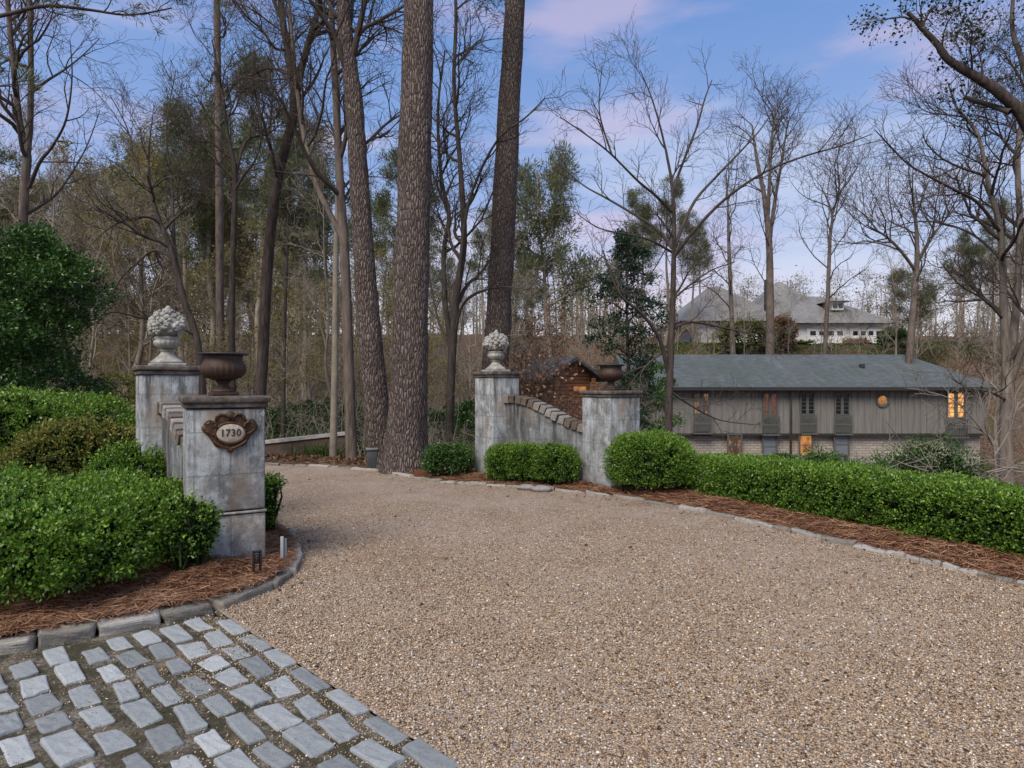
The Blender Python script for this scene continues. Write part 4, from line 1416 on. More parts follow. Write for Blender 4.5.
def win(pxa, pxb, pya, pyb, mat, split=2, box=True, rows=5, sill=True):
    xa, xb = hx(pxa) - X0, hx(pxb) - X0; zt, zb2 = hz(pya) - ZB, hz(pyb) - ZB
    cx, cz, w, h = (xa + xb) / 2, (zt + zb2) / 2, xb - xa, zt - zb2
    wt = obj_empty('window', house)
    f = MB()
    for sx in (-1, 1): f.box((cx + sx * (w / 2 + .03), -.075, cz), (.08, .07, h + .14))
    for sz in (-1, 1): f.box((cx, -.078, cz + sz * (h / 2 + .035)), (w - .03, .07, .07))
    if split == 2: f.box((cx, -.07, cz), (w * .22, .06, h))
    for s in (-1, 1):
        if split == 2:
            pw = w * .39; pc = cx + s * (w / 2 - pw / 2)
            for k_ in range(1, rows): f.box((pc, -.066, cz - h / 2 + h * k_ / rows), (pw, .03, .03))
    if split == 1:
        for k_ in range(1, rows): f.box((cx, -.066, cz - h / 2 + h * k_ / rows), (w, .03, .045))
    fr = f.build('frame', M['trim'], wt)
    p_ = MB()
    p_.box((cx, -.052, cz), (w, .02, h)); p_.build('pane', mat, wt)
    if box:
        q = MB(); bh = 1.05; zt_ = cz - h / 2 - .12
        for zz in (0, .45, 1.0): q.box((cx, -.22, zt_ - bh * zz), (w * 1.35, .30 if zz == 1.0 else .06, .07))
        for k_ in range(9): q.box((cx - w * .62 + k_ * w * 1.24 / 8, -.22, zt_ - bh / 2), (.035, .05, bh))
        q.box((cx, -.16, zt_ - bh * .72), (w * 1.1, .04, bh * .34))
        q.build('balconette', M['trim'], wt)


def obj_empty(name, parent):
    o = bpy.data.objects.new(name, None); o.empty_display_size = .2; COL.objects.link(o); o.parent = parent
    return o


win(694, 708, 394, 413, M['lit_dim'])
win(763, 776, 394, 414.5, M['lit_red'])
win(800.5, 813, 394, 413.5, M['dark_glass'])
win(835, 848, 394, 414, M['dark_glass'])
win(947, 963, 393.5, 417, M['lit_gold'], box=True)
lw = [(728, 740.5, 435, 457, M['lit_dim']), (763, 775.5, 435, 458, M['grey_blind']), (799.5, 811, 435, 455, M['lit_warm']), (834.5, 847.5, 435, 454, M['grey_blind'])]
for a_, b_, c_, d_, m_ in lw:
    win(a_, b_, c_, d_, m_, split=1, box=False, rows=2)
# octagonal window
wt = obj_empty('octagonal_window', house); cx, cz, r = hx(882) - X0, hz(400.5) - ZB, .29
oc = lambda r_, y_: [(cx + r_ * math.cos(a + math.pi / 8), y_, cz + r_ * math.sin(a + math.pi / 8)) for a in np.arange(8) * math.pi / 4]
mb = MB(); A8, B8, C8 = oc(r + .12, -.03), oc(r + .12, -.1), oc(r, -.1)
mb.add(A8 + B8 + C8 + oc(r, -.03), [(l * 8 + k, l * 8 + (k + 1) % 8, l * 8 + 8 + (k + 1) % 8, l * 8 + 8 + k) for l in range(3) for k in range(8)])
mb.build('frame', M['trim'], wt)
mb = MB(); mb.add(oc(r + .02, -.05), [tuple(range(8))]); mb.build('pane', m_lit('dim_octagon_pane', (.10, .04, .015), (.42, .19, .06), .5, .4, .7), wt)

# ------------------------------------------- pale house with garages, uphill
GD = 68.0
fx_ = lambda px: (px - 512) / F * GD
fz_ = lambda py: CAMZ - (py - 384) / F * GD
gz = 5.2
far = thing('pale_house', 'large pale house with white garage doors uphill behind the grey house', 'house', (fx_(795), GD, gz))
bx = fx_(795)
M['white_wall'] = m_plain('white_render', (.62, .62, .60), .8, var=.08)
M['garage_white'] = m_plain('garage_white', (.74, .75, .74), .6, var=.05)
M['roof_grey'] = m_roof('grey_shingle_roof', (.19, .185, .175), (.25, .245, .23), (.165, .16, .15), .3)


def hiproof(mb, x0, x1, y0, y1, ze_, zr_, hipl):
    ym = (y0 + y1) / 2
    mb.add([(x0, y0, ze_), (x1, y0, ze_), (x1, y1, ze_), (x0, y1, ze_), (x0 + hipl, ym, zr_), (x1 - hipl, ym, zr_)], [(0, 1, 5, 4), (2, 3, 4, 5), (1, 2, 5), (3, 0, 4), (3, 2, 1, 0)])


ew = fz_(323.5) - gz
rx = fx_(884) - bx
w_ = MB(); w_.box((rx / 2, 5, ew / 2), (rx, 10, ew)); w_.box((fx_(745) - bx, 8, (ew + .6) / 2), (fx_(785) - fx_(705), 10, ew + .6)); w_.build('wall', M['white_wall'], far)
mb = MB(); hiproof(mb, -1.6, rx + 1.2, -.8, 12.5, ew, fz_(289) - gz, 5.2); ra = mb.build('roof', M['roof_grey'], far)
mb = MB(); hiproof(mb, fx_(757) - bx, fx_(872) - bx, 2.5, 16, ew + .2, fz_(279) * 1.0 + 1.2 - gz, 6.0); mb.build('roof', M['roof_grey'], far)
mb = MB(); hiproof(mb, fx_(686) - bx, fx_(800) - bx, 2.0, 17, ew + .5, fz_(283) + 1.0 - gz, 5.3); mb.build('roof', M['roof_grey'], far)
MB().box((fx_(782) - bx, 4, ew + 3.6), (.5, .5, 3.4), bev=.03).build('chimney', M['fascia'], ra)


def garage(pa, pb, label=None):
    xa, xb = fx_(pa) - bx, fx_(pb) - bx
    g_ = obj_empty('garage_door', far)
    zt = fz_(329) - gz
    p_ = MB(); p_.box(((xa + xb) / 2, -.06, zt / 2), (xb - xa, .08, zt))
    for k_ in range(1, 4): p_.box(((xa + xb) / 2, -.11, zt * k_ / 4), (xb - xa, .02, .04))
    p_.build('door_panel', M['garage_white'], g_)
    nn = 4; ww = (xb - xa) / nn
    for k_ in range(nn): MB().box((xa + ww * (k_ + .5), -.115, zt * .80), (ww * .62, .03, zt * .20)).build('pane', M['dark_glass'], g_)
    f_ = MB()
    for s in (xa - .1, xb + .1): f_.box((s, -.07, zt / 2 + .05), (.18, .14, zt + .1))
    f_.box(((xa + xb) / 2, -.07, zt + .1), (xb - xa - .02, .14, .18)); f_.build('frame', M['white_wall'], g_)


garage(808, 844); garage(851, 882)
dm = obj_empty('dormer', far); cx = fx_(845) - bx; cz = fz_(305) - gz
MB().box((cx, 3.2, cz + .1), (1.3, 3.4, .9)).build('wall', M['garage_white'], dm)
for s in (-1, 1): MB().box((cx + s * .3, 1.48, cz + .1), (.42, .05, .5)).build('pane', M['dark_glass'], dm)
mb = MB(); hiproof(mb, cx - 1.3, cx + 1.3, .9, 6.5, cz + .56, cz + 1.05, 1.2); mb.build('roof', M['roof_grey'], dm)

# ------------------------------------------------- small brown wooden cottage
CD = 25.0
p0 = W(570, 372, CD)
ct = thing('wooden_cottage', 'small brown wooden cottage with a dark roof behind the russet shrubs', 'cottage', (p0[0], CD, -3.0), None, R(32))
ct.scale = (1.25, .62, 1.0)
M['cedar'] = m_brick('cedar_boards', (.34, .15, .07), (.26, .11, .05), (.06, .03, .02), 3.0, .14, .012)
zr = 1.6 + 27 / F * CD + 3.0; zev = zr - .62
MB().box((0, 2.2, zev / 2), (1.6, 4.4, zev)).add([(-.8, 0, zev), (.8, 0, zev), (0, 0, zr - .12)], [(0, 1, 2)]).add([(-.8, 4.4, zev), (.8, 4.4, zev), (0, 4.4, zr - .12)], [(2, 1, 0)]).build('wall', M['cedar'], ct)
mb = MB()
for s in (-1, 1):
    a_, b_ = (0, zr), (s * 1.2, zr - .84)
    vs = [(a_[0], -.7, a_[1]), (b_[0], -.7, b_[1]), (b_[0], 5, b_[1]), (a_[0], 5, a_[1])]
    vs += [(x_, y_, z_ - .13) for x_, y_, z_ in vs]
    mb.add(vs, [(0, 1, 2, 3), (7, 6, 5, 4), (0, 4, 5, 1), (1, 5, 6, 2), (2, 6, 7, 3)])
mb.build('roof', m_roof('dark_cottage_roof', (.075, .075, .08), (.11, .11, .115), (.06, .065, .05)), ct)
for s in (-.72, .72): MB().box((s, -.55, zev / 2 - .1), (.12, .12, zev - .2)).build('post', M['cedar'], ct)
wt = obj_empty('window', ct)
MB().box((.38, -.02, zev - .62), (.5, .04, .16)).build('pane', M['lit_warm'], wt)
MB().box((.38, -.03, zev - .51), (.6, .05, .05)).box((.38, -.03, zev - .73), (.6, .05, .05)).box((.10, -.03, zev - .62), (.05, .05, .17)).box((.66, -.03, zev - .62), (.05, .05, .17)).build('frame', M['cedar'], wt)
# --------------------------------------------------------------------- trees
rel = lambda pts: [(p[0], p[1]) if len(p) == 2 else p for p in pts]
TW = M['twig']; BG = M['bark_grey']; BD = M['bark_dark']
PINE_TOP = par(n=[16, 6, 4], t0=[.78, .3, .3], len=[3.0, 1.1, .5], r=[.07, .02, .008], ang=[(50, 85), (30, 60), (30, 60)], lift=[.1, .15, .1])
needles = lambda n, per=16, L=.2: dict(mat=M['needle'], L=L, n=n, per=per, asp=.09, level=2, name='needles', out=.75, sp=.35, lift=.3)

px_tree('pine_tree', 'thickest pine trunk with plated reddish bark at the drive edge', 11.75,
        [([(405, 474), (409, 380), (412, 260), (416, 120), (420, -40), (424, -400), (428, -900)], [41, 36, 34, 32, 28, 20, 10])],
        PINE_TOP, M['pine_bark'], 1, twig_mat=TW, leaf=needles(500), sides=40, flare=1.35, rough=.05, wk=1)
px_tree('pine_tree', 'second thick pine, leaning slightly, behind the tall pillar with a finial', 16.0,
        [([(488, 470), (494, 380), (499, 310), (506, 170), (514, 20), (520, -120), (530, -600)], [30, 27, 25, 23, 20, 17, 8])],
        PINE_TOP, M['pine_bark'], 2, twig_mat=TW, leaf=needles(400), sides=32, flare=1.3, rough=.05, wk=1)
px_tree('leaning_tree', 'dark rough trunk leaning away from the thickest pine, forking near its top', 12.9,
        [([(381, 470), (374, 380), (367, 300), (359, 180), (353, 94), (346, 40), (342, -20), (335, -200)], [27, 25, 23, 20, 18, 15, 12, 6])],
        par(n=[7, 6, 5, 3], t0=[.62, .2, .2, .2], len=[2.6, 1.3, .6, .35]), M['pine_bark'], 3,
        limbs=[([(354, 48), (362, 30), (380, 20, .3), (405, 5, .8)], [6, 3]), ([(352, 60), (360, 25, -.2), (369, -20, -.4), (380, -90, -.6)], [8, 3]),
               ([(357, 150), (370, 140, .3), (385, 125, .7), (400, 115, 1.2)], [4, 2])], twig_mat=TW, sides=22, rough=.07, wk=.95)
px_tree('forked_tree', 'brown-grey trunk with one long limb crossing behind the V-shaped leaning tree', 14.0,
        [([(352, 468), (349, 380), (345, 260), (341, 200), (337, 120), (331, 0), (326, -150)], [15, 13.5, 12, 11, 9, 7, 4]),
         ([(344, 240), (328, 210, .2), (313, 175, .4), (301, 117, .6), (293, 50, .8), (284, -60, 1)], [8.5, 7.5, 7, 6, 4, 2])],
        par(n=[9, 6, 5, 3], t0=[.5, .2, .2, .2], len=[2.6, 1.3, .6, .35]), M['bark_mid'], 4, twig_mat=TW)
px_tree('slim_tree', 'slim pale grey trunk standing against the retaining wall pier', 16.0,
        [([(333, 462), (335, 350), (336, 250), (339, 150), (338, 40), (341, -120)], [9.5, 8, 7, 5, 4, 2])],
        par(n=[9, 5, 4, 2], t0=[.5, .2, .2, .2], len=[2.2, 1.1, .6, .3]), M['twig_grey'], 5, twig_mat=TW)
px_tree('leaning_tree', 'leaning dark tree that splits into a V high above the iron urn', 17.0,
        [([(258, 440), (262, 370), (268, 260), (278, 178), (294, 110), (289, 60), (281, 0), (276, -120)], [14, 14, 13, 12.5, 11, 9, 8, 4]),
         ([(294, 112), (300, 75, -.2), (308, 45, -.4), (320, 0, -.6), (330, -80, -.8)], [10, 9, 8, 7, 4])],
        par(n=[8, 6, 5, 3], t0=[.42, .2, .2, .2], len=[2.8, 1.4, .7, .35]), BD, 6,
        limbs=[([(291, 76), (270, 68, .2), (252, 75, .4), (236, 82, .6), (226, 100, .8)], [4, 2]), ([(287, 50), (275, 48, -.3), (262, 30, -.6), (245, 15, -.9), (232, -5, -1)], [4, 2])], twig_mat=TW)
px_tree('slim_pine', 'tall straight slim trunk rising behind the iron urn to the top edge', 24.0,
        [([(222, 430), (220, 300), (219, 150), (217, 20), (216, -120), (214, -300)], [11, 10, 9, 8, 7, 3])],
        par(n=[16, 5, 4], t0=[.52, .3, .3], len=[2.6, 1.1, .5], r=[.05, .018, .008], ang=[(60, 95), (30, 60), (30, 60)], lift=[.0, .15, .1]), M['bark_mid'], 7, twig_mat=TW, leaf=needles(260, 14, .22))
px_tree('dark_tree', 'thin dark forked tree standing just behind the iron urn rim', 15.0,
        [([(233, 400), (232, 330), (233, 250), (235, 175), (228, 136), (222, 90), (212, 40)], [8, 7.5, 7, 6, 4, 3, 1.5]), ([(235, 176), (242, 150, .2), (250, 138, .4), (268, 134, .7), (285, 120, 1)], [5, 4, 3, 2, 1])],
        par(n=[11, 6, 5, 3], t0=[.45, .2, .2, .2], len=[2.0, 1.1, .55, .3]), BD, 8, twig_mat=TW, limbs=[([(235, 190), (244, 175, -.2), (255, 160, -.4), (262, 135, -.5), (258, 100, -.6)], [3.5, 1.5])])
px_tree('arching_tree', 'dark curving tree with arching side branches behind the larger finial', 13.0,
        [([(206, 420), (202, 385), (197, 340), (184, 300), (171, 250), (159, 220), (150, 188), (149, 150), (154, 105)], [9.5, 9, 8.5, 8, 7, 6, 4, 2, .6])],
        par(n=[9, 6, 5, 3], t0=[.35, .2, .2, .2], len=[1.7, 1.0, .55, .3], lift=[.0, .1, .1, .05]), BD, 9, twig_mat=TW,
        limbs=[([(161, 224), (148, 217, -.2), (128, 219, -.5), (108, 229, -.8), (88, 248, -1)], [4.5, .9]), ([(180, 285), (174, 240, .3), (172, 185, .6), (166, 130, .8), (176, 70, 1)], [5, .9]),
               ([(172, 258), (155, 250, .4), (138, 262, .7), (120, 280, 1.0), (108, 305, 1.2)], [3.5, 1.2]), ([(196, 335), (165, 322, -.4), (140, 318, -.7), (114, 312, -1.0), (95, 320, -1.2)], [4, 1.2]),
               ([(150, 190), (135, 165, .3), (128, 130, .5), (110, 95, .7)], [3, 1.2])])
px_tree('twin_trunk_tree', 'grey twin-stemmed tree rising behind the glossy evergreen', 17.0,
        [([(23, 300), (23, 231), (25, 180), (27, 156), (20, 125), (15, 80), (10, 30), (6, -30), (2, -150)], [11, 10.5, 10, 9.5, 7.5, 6.5, 6, 5, 2]), ([(27, 158), (30, 125), (31, 78), (30, 20), (28, -60), (30, -160)], [7.5, 7, 6.5, 6, 5, 2])],
        par(n=[12, 6, 5, 3], t0=[.4, .2, .2, .2], len=[2.6, 1.3, .7, .35]), M['bark_mid'], 10, twig_mat=TW,
        limbs=[([(29, 188), (40, 162, -.3), (52, 147, -.5), (66, 120, -.8), (72, 78, -1), (70, 40, -1)], [5, .9]), ([(32, 92), (48, 80, .3), (64, 70, .6), (82, 56, 1), (100, 38, 1.4)], [4, .8]),
               ([(26, 215), (42, 205, .4), (60, 190, .8), (85, 150, 1.2), (100, 110, 1.4)], [4, .8])])
px_tree('multi_stem_tree', 'bare many-stemmed tree between the two thick pines', 15.0,
        [([(449, 455), (451, 380), (456, 300), (464, 240), (460, 163), (454, 86), (456, 10), (450, -70)], [12, 10.5, 9.5, 8, 6, 5, 4, 2]), ([(452, 350), (445, 300, .2), (444, 250, .4), (449, 215, .5), (441, 175, .7), (438, 110, .9), (445, 50, 1)], [7, 6, 5, 4, 2])],
        par(n=[12, 6, 5, 3], t0=[.32, .2, .2, .2], len=[2.0, 1.1, .6, .32]), BD, 11, twig_mat=TW,
        limbs=[([(458, 290), (466, 215, -.3), (480, 172, -.6), (500, 137, -1), (525, 118, -1.3), (545, 98, -1.5)], [5, 1.5]), ([(451, 350), (438, 320, .3), (428, 270, .6), (422, 225, .8)], [4, 1.5]),
               ([(455, 335), (462, 306, -.3), (478, 292, -.7), (505, 287, -1.2), (530, 290, -1.5)], [4, 1.2])])
px_tree('bare_tree', 'bare spreading tree in front of the grey house, its limbs arching both ways', 14.5,
        [([(668, 455), (669, 400), (671, 345), (673, 294), (674, 228), (672, 185), (663, 138), (652, 99), (640, 70)], [10.5, 9.5, 8.5, 7, 5.5, 4, 2.6, 1.8, 1])],
        par(n=[6, 6, 5, 2.6], t0=[.35, .15, .2, .2], len=[1.3, .9, .5, .28], r=[.03, .014, .008, .005], wob=[.1, .14, .18, .2]), M['bark_dark'], 12, twig_mat=TW,
        limbs=[([(673, 258), (693, 232, -.3), (724, 200, -.7), (763, 173, -1.1), (802, 157, -1.5), (840, 146, -1.8), (872, 134, -2)], [5, 1.2]),
               ([(675, 246), (693, 204, .3), (716, 177, .6), (740, 152, .9), (760, 130, 1.2), (776, 106, 1.4)], [4.5, 1.2]),
               ([(673, 190), (682, 165, .3), (697, 126, .5), (705, 98, .7), (712, 80, .8)], [4, 1.2]),
               ([(672, 248), (655, 228, .3), (630, 212, .6), (606, 198, .8), (583, 185, 1.2), (560, 165, 1.5)], [4.5, 1.2]),
               ([(672, 212), (655, 195, -.3), (638, 181, -.6), (611, 154, -.9), (588, 136, -1.2), (560, 117, -1.5)], [4.2, 1.2]),
               ([(612, 155, -.9), (603, 128, -.9), (599, 105, -1), (602, 66, -1)], [2.5, 1]),
               ([(672, 252), (650, 240, -.3), (630, 235, -.6), (599, 228, -1), (575, 212, -1.3)], [3.5, 1]),
               ([(668, 372), (659, 338, -.3), (642, 314, -.6), (622, 297, -.9), (611, 275, -1), (603, 250, -1.1)], [6, 1.5]),
               ([(672, 330), (690, 322, .3), (724, 328, .7), (750, 334, .9), (770, 343, 1.1)], [3.5, 1]),
               ([(672, 300), (690, 285, -.3), (712, 270, -.6), (735, 262, -1)], [3, 1]),
               ([(674, 225), (665, 250, .3), (648, 280, .5), (640, 300, .7)], [2, .8]),
               ([(668, 350), (650, 362, -.3), (640, 378, -.5), (648, 395, -.7)], [2.5, 1]), ([(669, 390), (690, 405, .2), (720, 420, .5), (760, 425, .7)], [3, 1])])
px_tree('bare_tree', 'several-stemmed bare tree at the right end of the grey house', 12.0,
        [([(1007, 500), (1006, 430), (1008, 374), (1004, 322), (1001, 236), (989, 187), (978, 136), (957, 108), (948, 82)], [17, 15, 14, 9, 7, 5.5, 4, 3, 1.5]), ([(1009, 378), (1016, 310, .2), (1020, 230, .4), (1018, 150, .6), (1030, 60, .8), (1024, -40, 1)], [10, 9, 7, 6, 4, 2]),
         ([(1010, 385), (1022, 350, -.2), (1036, 310, -.4), (1050, 230, -.5), (1060, 120, -.6)], [8, 7, 6, 4, 2])],
        par(n=[10, 7, 6, 3], t0=[.3, .15, .2, .2], len=[1.7, 1.0, .55, .3]), BG, 13, twig_mat=TW,
        limbs=[([(1000, 232), (978, 203, -.3), (955, 190, -.6), (932, 178, -.9), (908, 164, -1.2), (892, 148, -1.5), (875, 130, -1.7)], [4.5, 1.2]),
               ([(1002, 260), (975, 236, .4), (945, 224, .8), (915, 222, 1.2), (885, 230, 1.5)], [3.5, 1]),
               ([(1004, 320), (985, 300, -.2), (960, 285, -.5), (940, 262, -.8)], [3.5, 1]),
               ([(1006, 400), (990, 392, -.5), (968, 388, -.8), (948, 376, -1.1)], [3.5, 1])])
px_tree('broken_tree', 'ivy-hung broken limb reaching in from a trunk at the upper right corner', 10.5,
        [([(1092, 500), (1085, 380), (1075, 280), (1052, 180), (1027, 122), (1006, 98), (978, 78), (950, 61), (936, 43), (920, 26), (908, 12)], [32, 30, 27, 22, 16, 13, 11, 9, 7.5, 6, 5])],
        par(n=[5, 4, 4, 2], t0=[.55, .2, .2, .2], len=[.8, .5, .35, .2], r=[.02, .01, .006, .004]), BD, 14, twig_mat=TW,
        limbs=[([(1010, 112), (992, 106, .2), (964, 97, .4)], [8, 5]), ([(922, 28), (926, 18), (932, 8)], [4, 2]), ([(1050, 175), (1040, 120, .4), (1022, 60, .8), (1012, 20, 1.2), (1020, -60, 1.4)], [10, 3]),
               ([(1062, 215), (1082, 120, -.4), (1072, 30, -.6), (1060, -80, -.6)], [14, 4])],
        leaf=dict(mat=M['ivy'], L=.055, n=1000, per=2, asp=.7, level=2, name='ivy', sp=1.5, out=.3, lift=-.6), sides=16)
px_tree('pine_tree', 'small dark-tufted pine pole between the V-shaped tree and the retaining wall', 22.0,
        [([(283, 455), (284, 350), (286, 280), (289, 200), (291, 165)], [6, 5, 4, 3, 1.5])],
        par(n=[22, 5, 3], t0=[.62, .3, .3], len=[1.5, .6, .3], r=[.03, .012, .008], ang=[(60, 95), (30, 60), (30, 60)]), BD, 15, twig_mat=TW, leaf=needles(300, 14, .2))
px_tree('pine_tree', 'overhanging pine whose needled branch crosses the upper left corner', 13.0,
        [([(-110, 480), (-105, 300), (-98, 100), (-92, -100), (-88, -400)], [30, 28, 25, 22, 14])],
        par(n=[10, 7, 4], t0=[.7, .3, .3], len=[2.4, .8, .4], r=[.05, .015, .008], ang=[(60, 95), (30, 60), (30, 60)]), M['pine_bark'], 16, twig_mat=TW, leaf=needles(900, 14, .16),
        limbs=[([(-97, 40), (-50, 22, .2), (0, 16, .4), (45, 6, .6), (90, 10, .8), (130, 15, 1), (172, 8, 1.2)], [7, 1.5]), ([(-97, 85), (-60, 80, -.2), (-25, 88, -.4), (14, 84, -.6)], [5, 1.2]),
               ([(-95, -10), (-40, -25, .2), (30, -20, .4), (100, -10, .6), (160, -14, .8)], [6, 1.5])])

# evergreens with broad leaves
def leafy(name, label, loc, h, prof, leafmat, L, n, seed, asp=.45, per=7, gap=.25, lobes=34, trunk_r=.07):
    """broadleaf evergreen: a trunk, limbs to a cloud of leafy boughs; prof(t) = crown radius at height fraction t"""
    rng = np.random.default_rng(seed)
    t = thing(name, label, 'tree', loc)
    mb = MB(); mb.tube([(0, 0, -.2), (.04, .02, h * .35), (-.03, .05, h * .7), (0, 0, h * .97)], [trunk_r, trunk_r * .8, trunk_r * .5, .012], 10)
    mb.build('trunk', M['bark_dark'], t)
    P, Nn = [], []
    lim = MB()
    for i in range(lobes):
        tt = ((i + rng.random()) / lobes) ** .85
        a = i * 2.4 + rng.normal(0, .4)
        rmax = prof(tt)
        rr = rmax * rng.uniform(.45, .95)
        c = np.array([math.cos(a) * rr, math.sin(a) * rr, h * (.06 + .9 * tt)])
        sz = np.array([rng.uniform(.32, .55), rng.uniform(.32, .55), rng.uniform(.13, .26)]) * rmax * .95 + .05
        k = int(n / per / lobes)
        u = unit(rng.normal(0, 1, (k, 3))); u[:, 2] = np.abs(u[:, 2]) * rng.choice([1, 1, 1, -.6], k)
        p = c + u * sz * rng.uniform(.55, 1.08, (k, 1)) * (1 + .25 * wob(u, 4, i)[:, None])
        P.append(p); Nn.append(unit(u + np.array([c[0], c[1], 0]) / max(rmax, .1) * .7))
        s0 = np.array([0, 0, max(.1, c[2] - rr * .45)])
        lim.tube([s0, (s0 + c) / 2 + rng.normal(0, .06, 3), c], [.026, .018, .008], 5)
    lim.build('crown', M['bark_dark'], t)
    P = np.concatenate(P); Nn = np.concatenate(Nn)
    keep = wob(P, 2.6, seed) > -1 + gap * 1.2
    P, Nn = P[keep], Nn[keep]
    tone = rng.uniform(0, .5, len(P))
    q = np.repeat(P, per, 0) + rng.normal(0, L * .6, (len(P) * per, 3))
    v, f, r = leaves(q, np.repeat(Nn, per, 0) + np.array([0, 0, .3]), L, asp, out=.6, rng=rng, rsel=np.clip(np.repeat(tone, per) + rng.uniform(0, .5, len(q)), 0, 1))
    v[:, 2] = np.maximum(v[:, 2], .03)
    link('leaves', npmesh('leaves', v, f, r), leafmat, t)
    return t


leafy('evergreen_tree', 'dense glossy evergreen tree above the dark mounded hedge', (-8.55, 10.8, float(terr(-8.55, 10.8))), 4.35,
      lambda t: 2.05 * (1 - .62 * t ** 1.6) * (.9 + .18 * math.sin(9 * t + 1)), M['glossy'], .062, 105000, 61, lobes=64, gap=.4)
leafy('evergreen_tree', 'loose dark evergreen between the cottage and the bare spreading tree', (*W(628, 384, 17)[:2], float(terr(*W(628, 384, 17)[:2]))), 7.4,
      lambda t: 1.75 * (1 - .75 * t ** 1.3) * (.85 + .25 * math.sin(11 * t)) * (.4 + .6 * min(1, max(0, (t - .3) / .25))), M['dark_evergreen'], .085, 20000, 62, lobes=44, gap=.6)
leafy('evergreen_shrub_tree', 'mid green evergreen shrub tree low behind the grey house roof end', (*W(650, 384, 30)[:2], float(terr(*W(650, 384, 30)[:2]))), 8.2,
      lambda t: 1.9 * (1 - .6 * t), M['boxwood_dark'], .14, 12000, 63, lobes=30)

for k, (px_, d_, h_, lb) in enumerate(((552, 31.0, 8.2, 'russet-leaved young beech rising behind the wooden cottage'), (527, 27, 6.6, 'russet-leaved young beech beside the second pine'), (535, 14.0, 1.5, 'low russet-leaved beech sapling just behind the curved wall coping'))):
    x, y = W(px_, 384, d_)[:2]; g = float(terr(x, y))
    tree('beech_tree', lb, (x, y, g), [([(0, 0, -.1), (.06, .05, h_ * .5), (-.05, 0, h_)], [.055, .035, .01])],
         par(n=[17, 6, 5, 3], t0=[.12, .2, .2, .2], len=[1.5, .75, .4, .25], r=[.022, .011, .006, .004]), BG, 70 + k, twig_mat=TW,
         leaf=dict(mat=M['russet'], L=.085 if d_ < 20 else .12, n=520, per=3, asp=.5, level=2, name='leaves', sp=.9, out=.4, lift=-.5))


# trees across the middle distance, copied from a few grown once
def proto_bare(name, label, h, r, seed, P, spread=0, leaf=None, mat=None, twig=None, fork=False, group=None):
    rn = random.Random(seed)
    b = [(0, 0, -.3)]
    for i in range(1, 7): b.append((b[-1][0] + rn.gauss(0, .22), b[-1][1] + rn.gauss(0, .22), h * i / 6))
    rr = [r * (1 - .88 * (i / 6) ** 1.1) for i in range(7)]
    st = [(b, rr)]
    if fork:
        q = [b[2]]
        for i in range(1, 5): q.append((q[-1][0] + rn.uniform(.35, .7), q[-1][1] + rn.gauss(0, .3), q[-1][2] + h / 6.5))
        st.append((q, [rr[2] * .75 * (1 - .2 * i) for i in range(5)]))
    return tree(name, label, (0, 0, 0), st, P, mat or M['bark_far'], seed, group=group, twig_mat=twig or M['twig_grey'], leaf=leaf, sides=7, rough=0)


FARP = dict(r=[.07, .03, .018, .012], rmin=.009, seg=[7, 5, 4, 3], wob=[.12, .18, .2, .2])
W_BARE = 'slender bare tree among the woods behind the gate'
protos = []
def mk(kind, label, *a, **k):
    o = proto_bare(kind, label, *a, **k); protos.append(o); return o
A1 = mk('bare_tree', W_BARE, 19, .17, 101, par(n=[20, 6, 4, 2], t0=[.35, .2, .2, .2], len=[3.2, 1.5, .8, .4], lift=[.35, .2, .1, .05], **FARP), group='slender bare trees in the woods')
A2 = mk('forked_tree', 'forked bare tree among the woods behind the gate', 18, .2, 102, par(n=[14, 6, 4, 2], t0=[.35, .2, .2, .2], len=[3.2, 1.5, .8, .4], lift=[.35, .2, .1, .05], **FARP), fork=True, group='forked bare trees in the woods')
A3 = mk('sapling', 'thin bare sapling in the understorey of the woods', 9, .06, 103, par(n=[16, 5, 4, 2], t0=[.2, .2, .2, .2], len=[1.7, .9, .5, .3], r=[.022, .012, .009, .007], rmin=.006, seg=[6, 4, 3, 3], wob=[.14, .2, .2, .2]), group='thin saplings in the woods')
C2 = mk('sapling', 'slender sapling with sparse young olive leaves in the understorey', 8, .055, 107, par(n=[18, 5, 4, 2], t0=[.12, .2, .2, .2], len=[1.9, 1.0, .5, .3], r=[.02, .011, .008, .006], rmin=.005, seg=[6, 4, 3, 3], wob=[.14, .2, .2, .2]),
        leaf=dict(mat=M['olive'], L=.11, n=1500, per=3, asp=.5, level=2, name='leaves', sp=1.3, out=.4), group='olive-leaved saplings in the understorey')
PP = dict(ang=[(60, 95), (30, 65), (30, 60)], lift=[.05, .2, .1], r=[.06, .03, .015], rmin=.01, seg=[6, 4, 3], wob=[.1, .15, .2], up=[.05, .04, .02])
ndl = lambda n, L=.42, per=14: dict(mat=M['needle'], L=L, n=n, per=per, asp=.12, level=2, name='needles', out=.6, sp=.55, lift=.4)
B1 = mk('pine_tree', 'tall pine with a dark high crown in the woods', 22, .26, 104, par(n=[26, 6, 3], t0=[.55, .3, .3], len=[3.0, 1.2, .6], **PP), leaf=ndl(700), mat=M['bark_far'], group='tall pines in the woods')
B2 = mk('pine_tree', 'pine with a broad rounded crown in the woods', 17, .26, 105, par(n=[28, 6, 4], t0=[.5, .3, .3], len=[3.6, 1.5, .7], **PP), leaf=ndl(1000), group='broad pines in the woods')
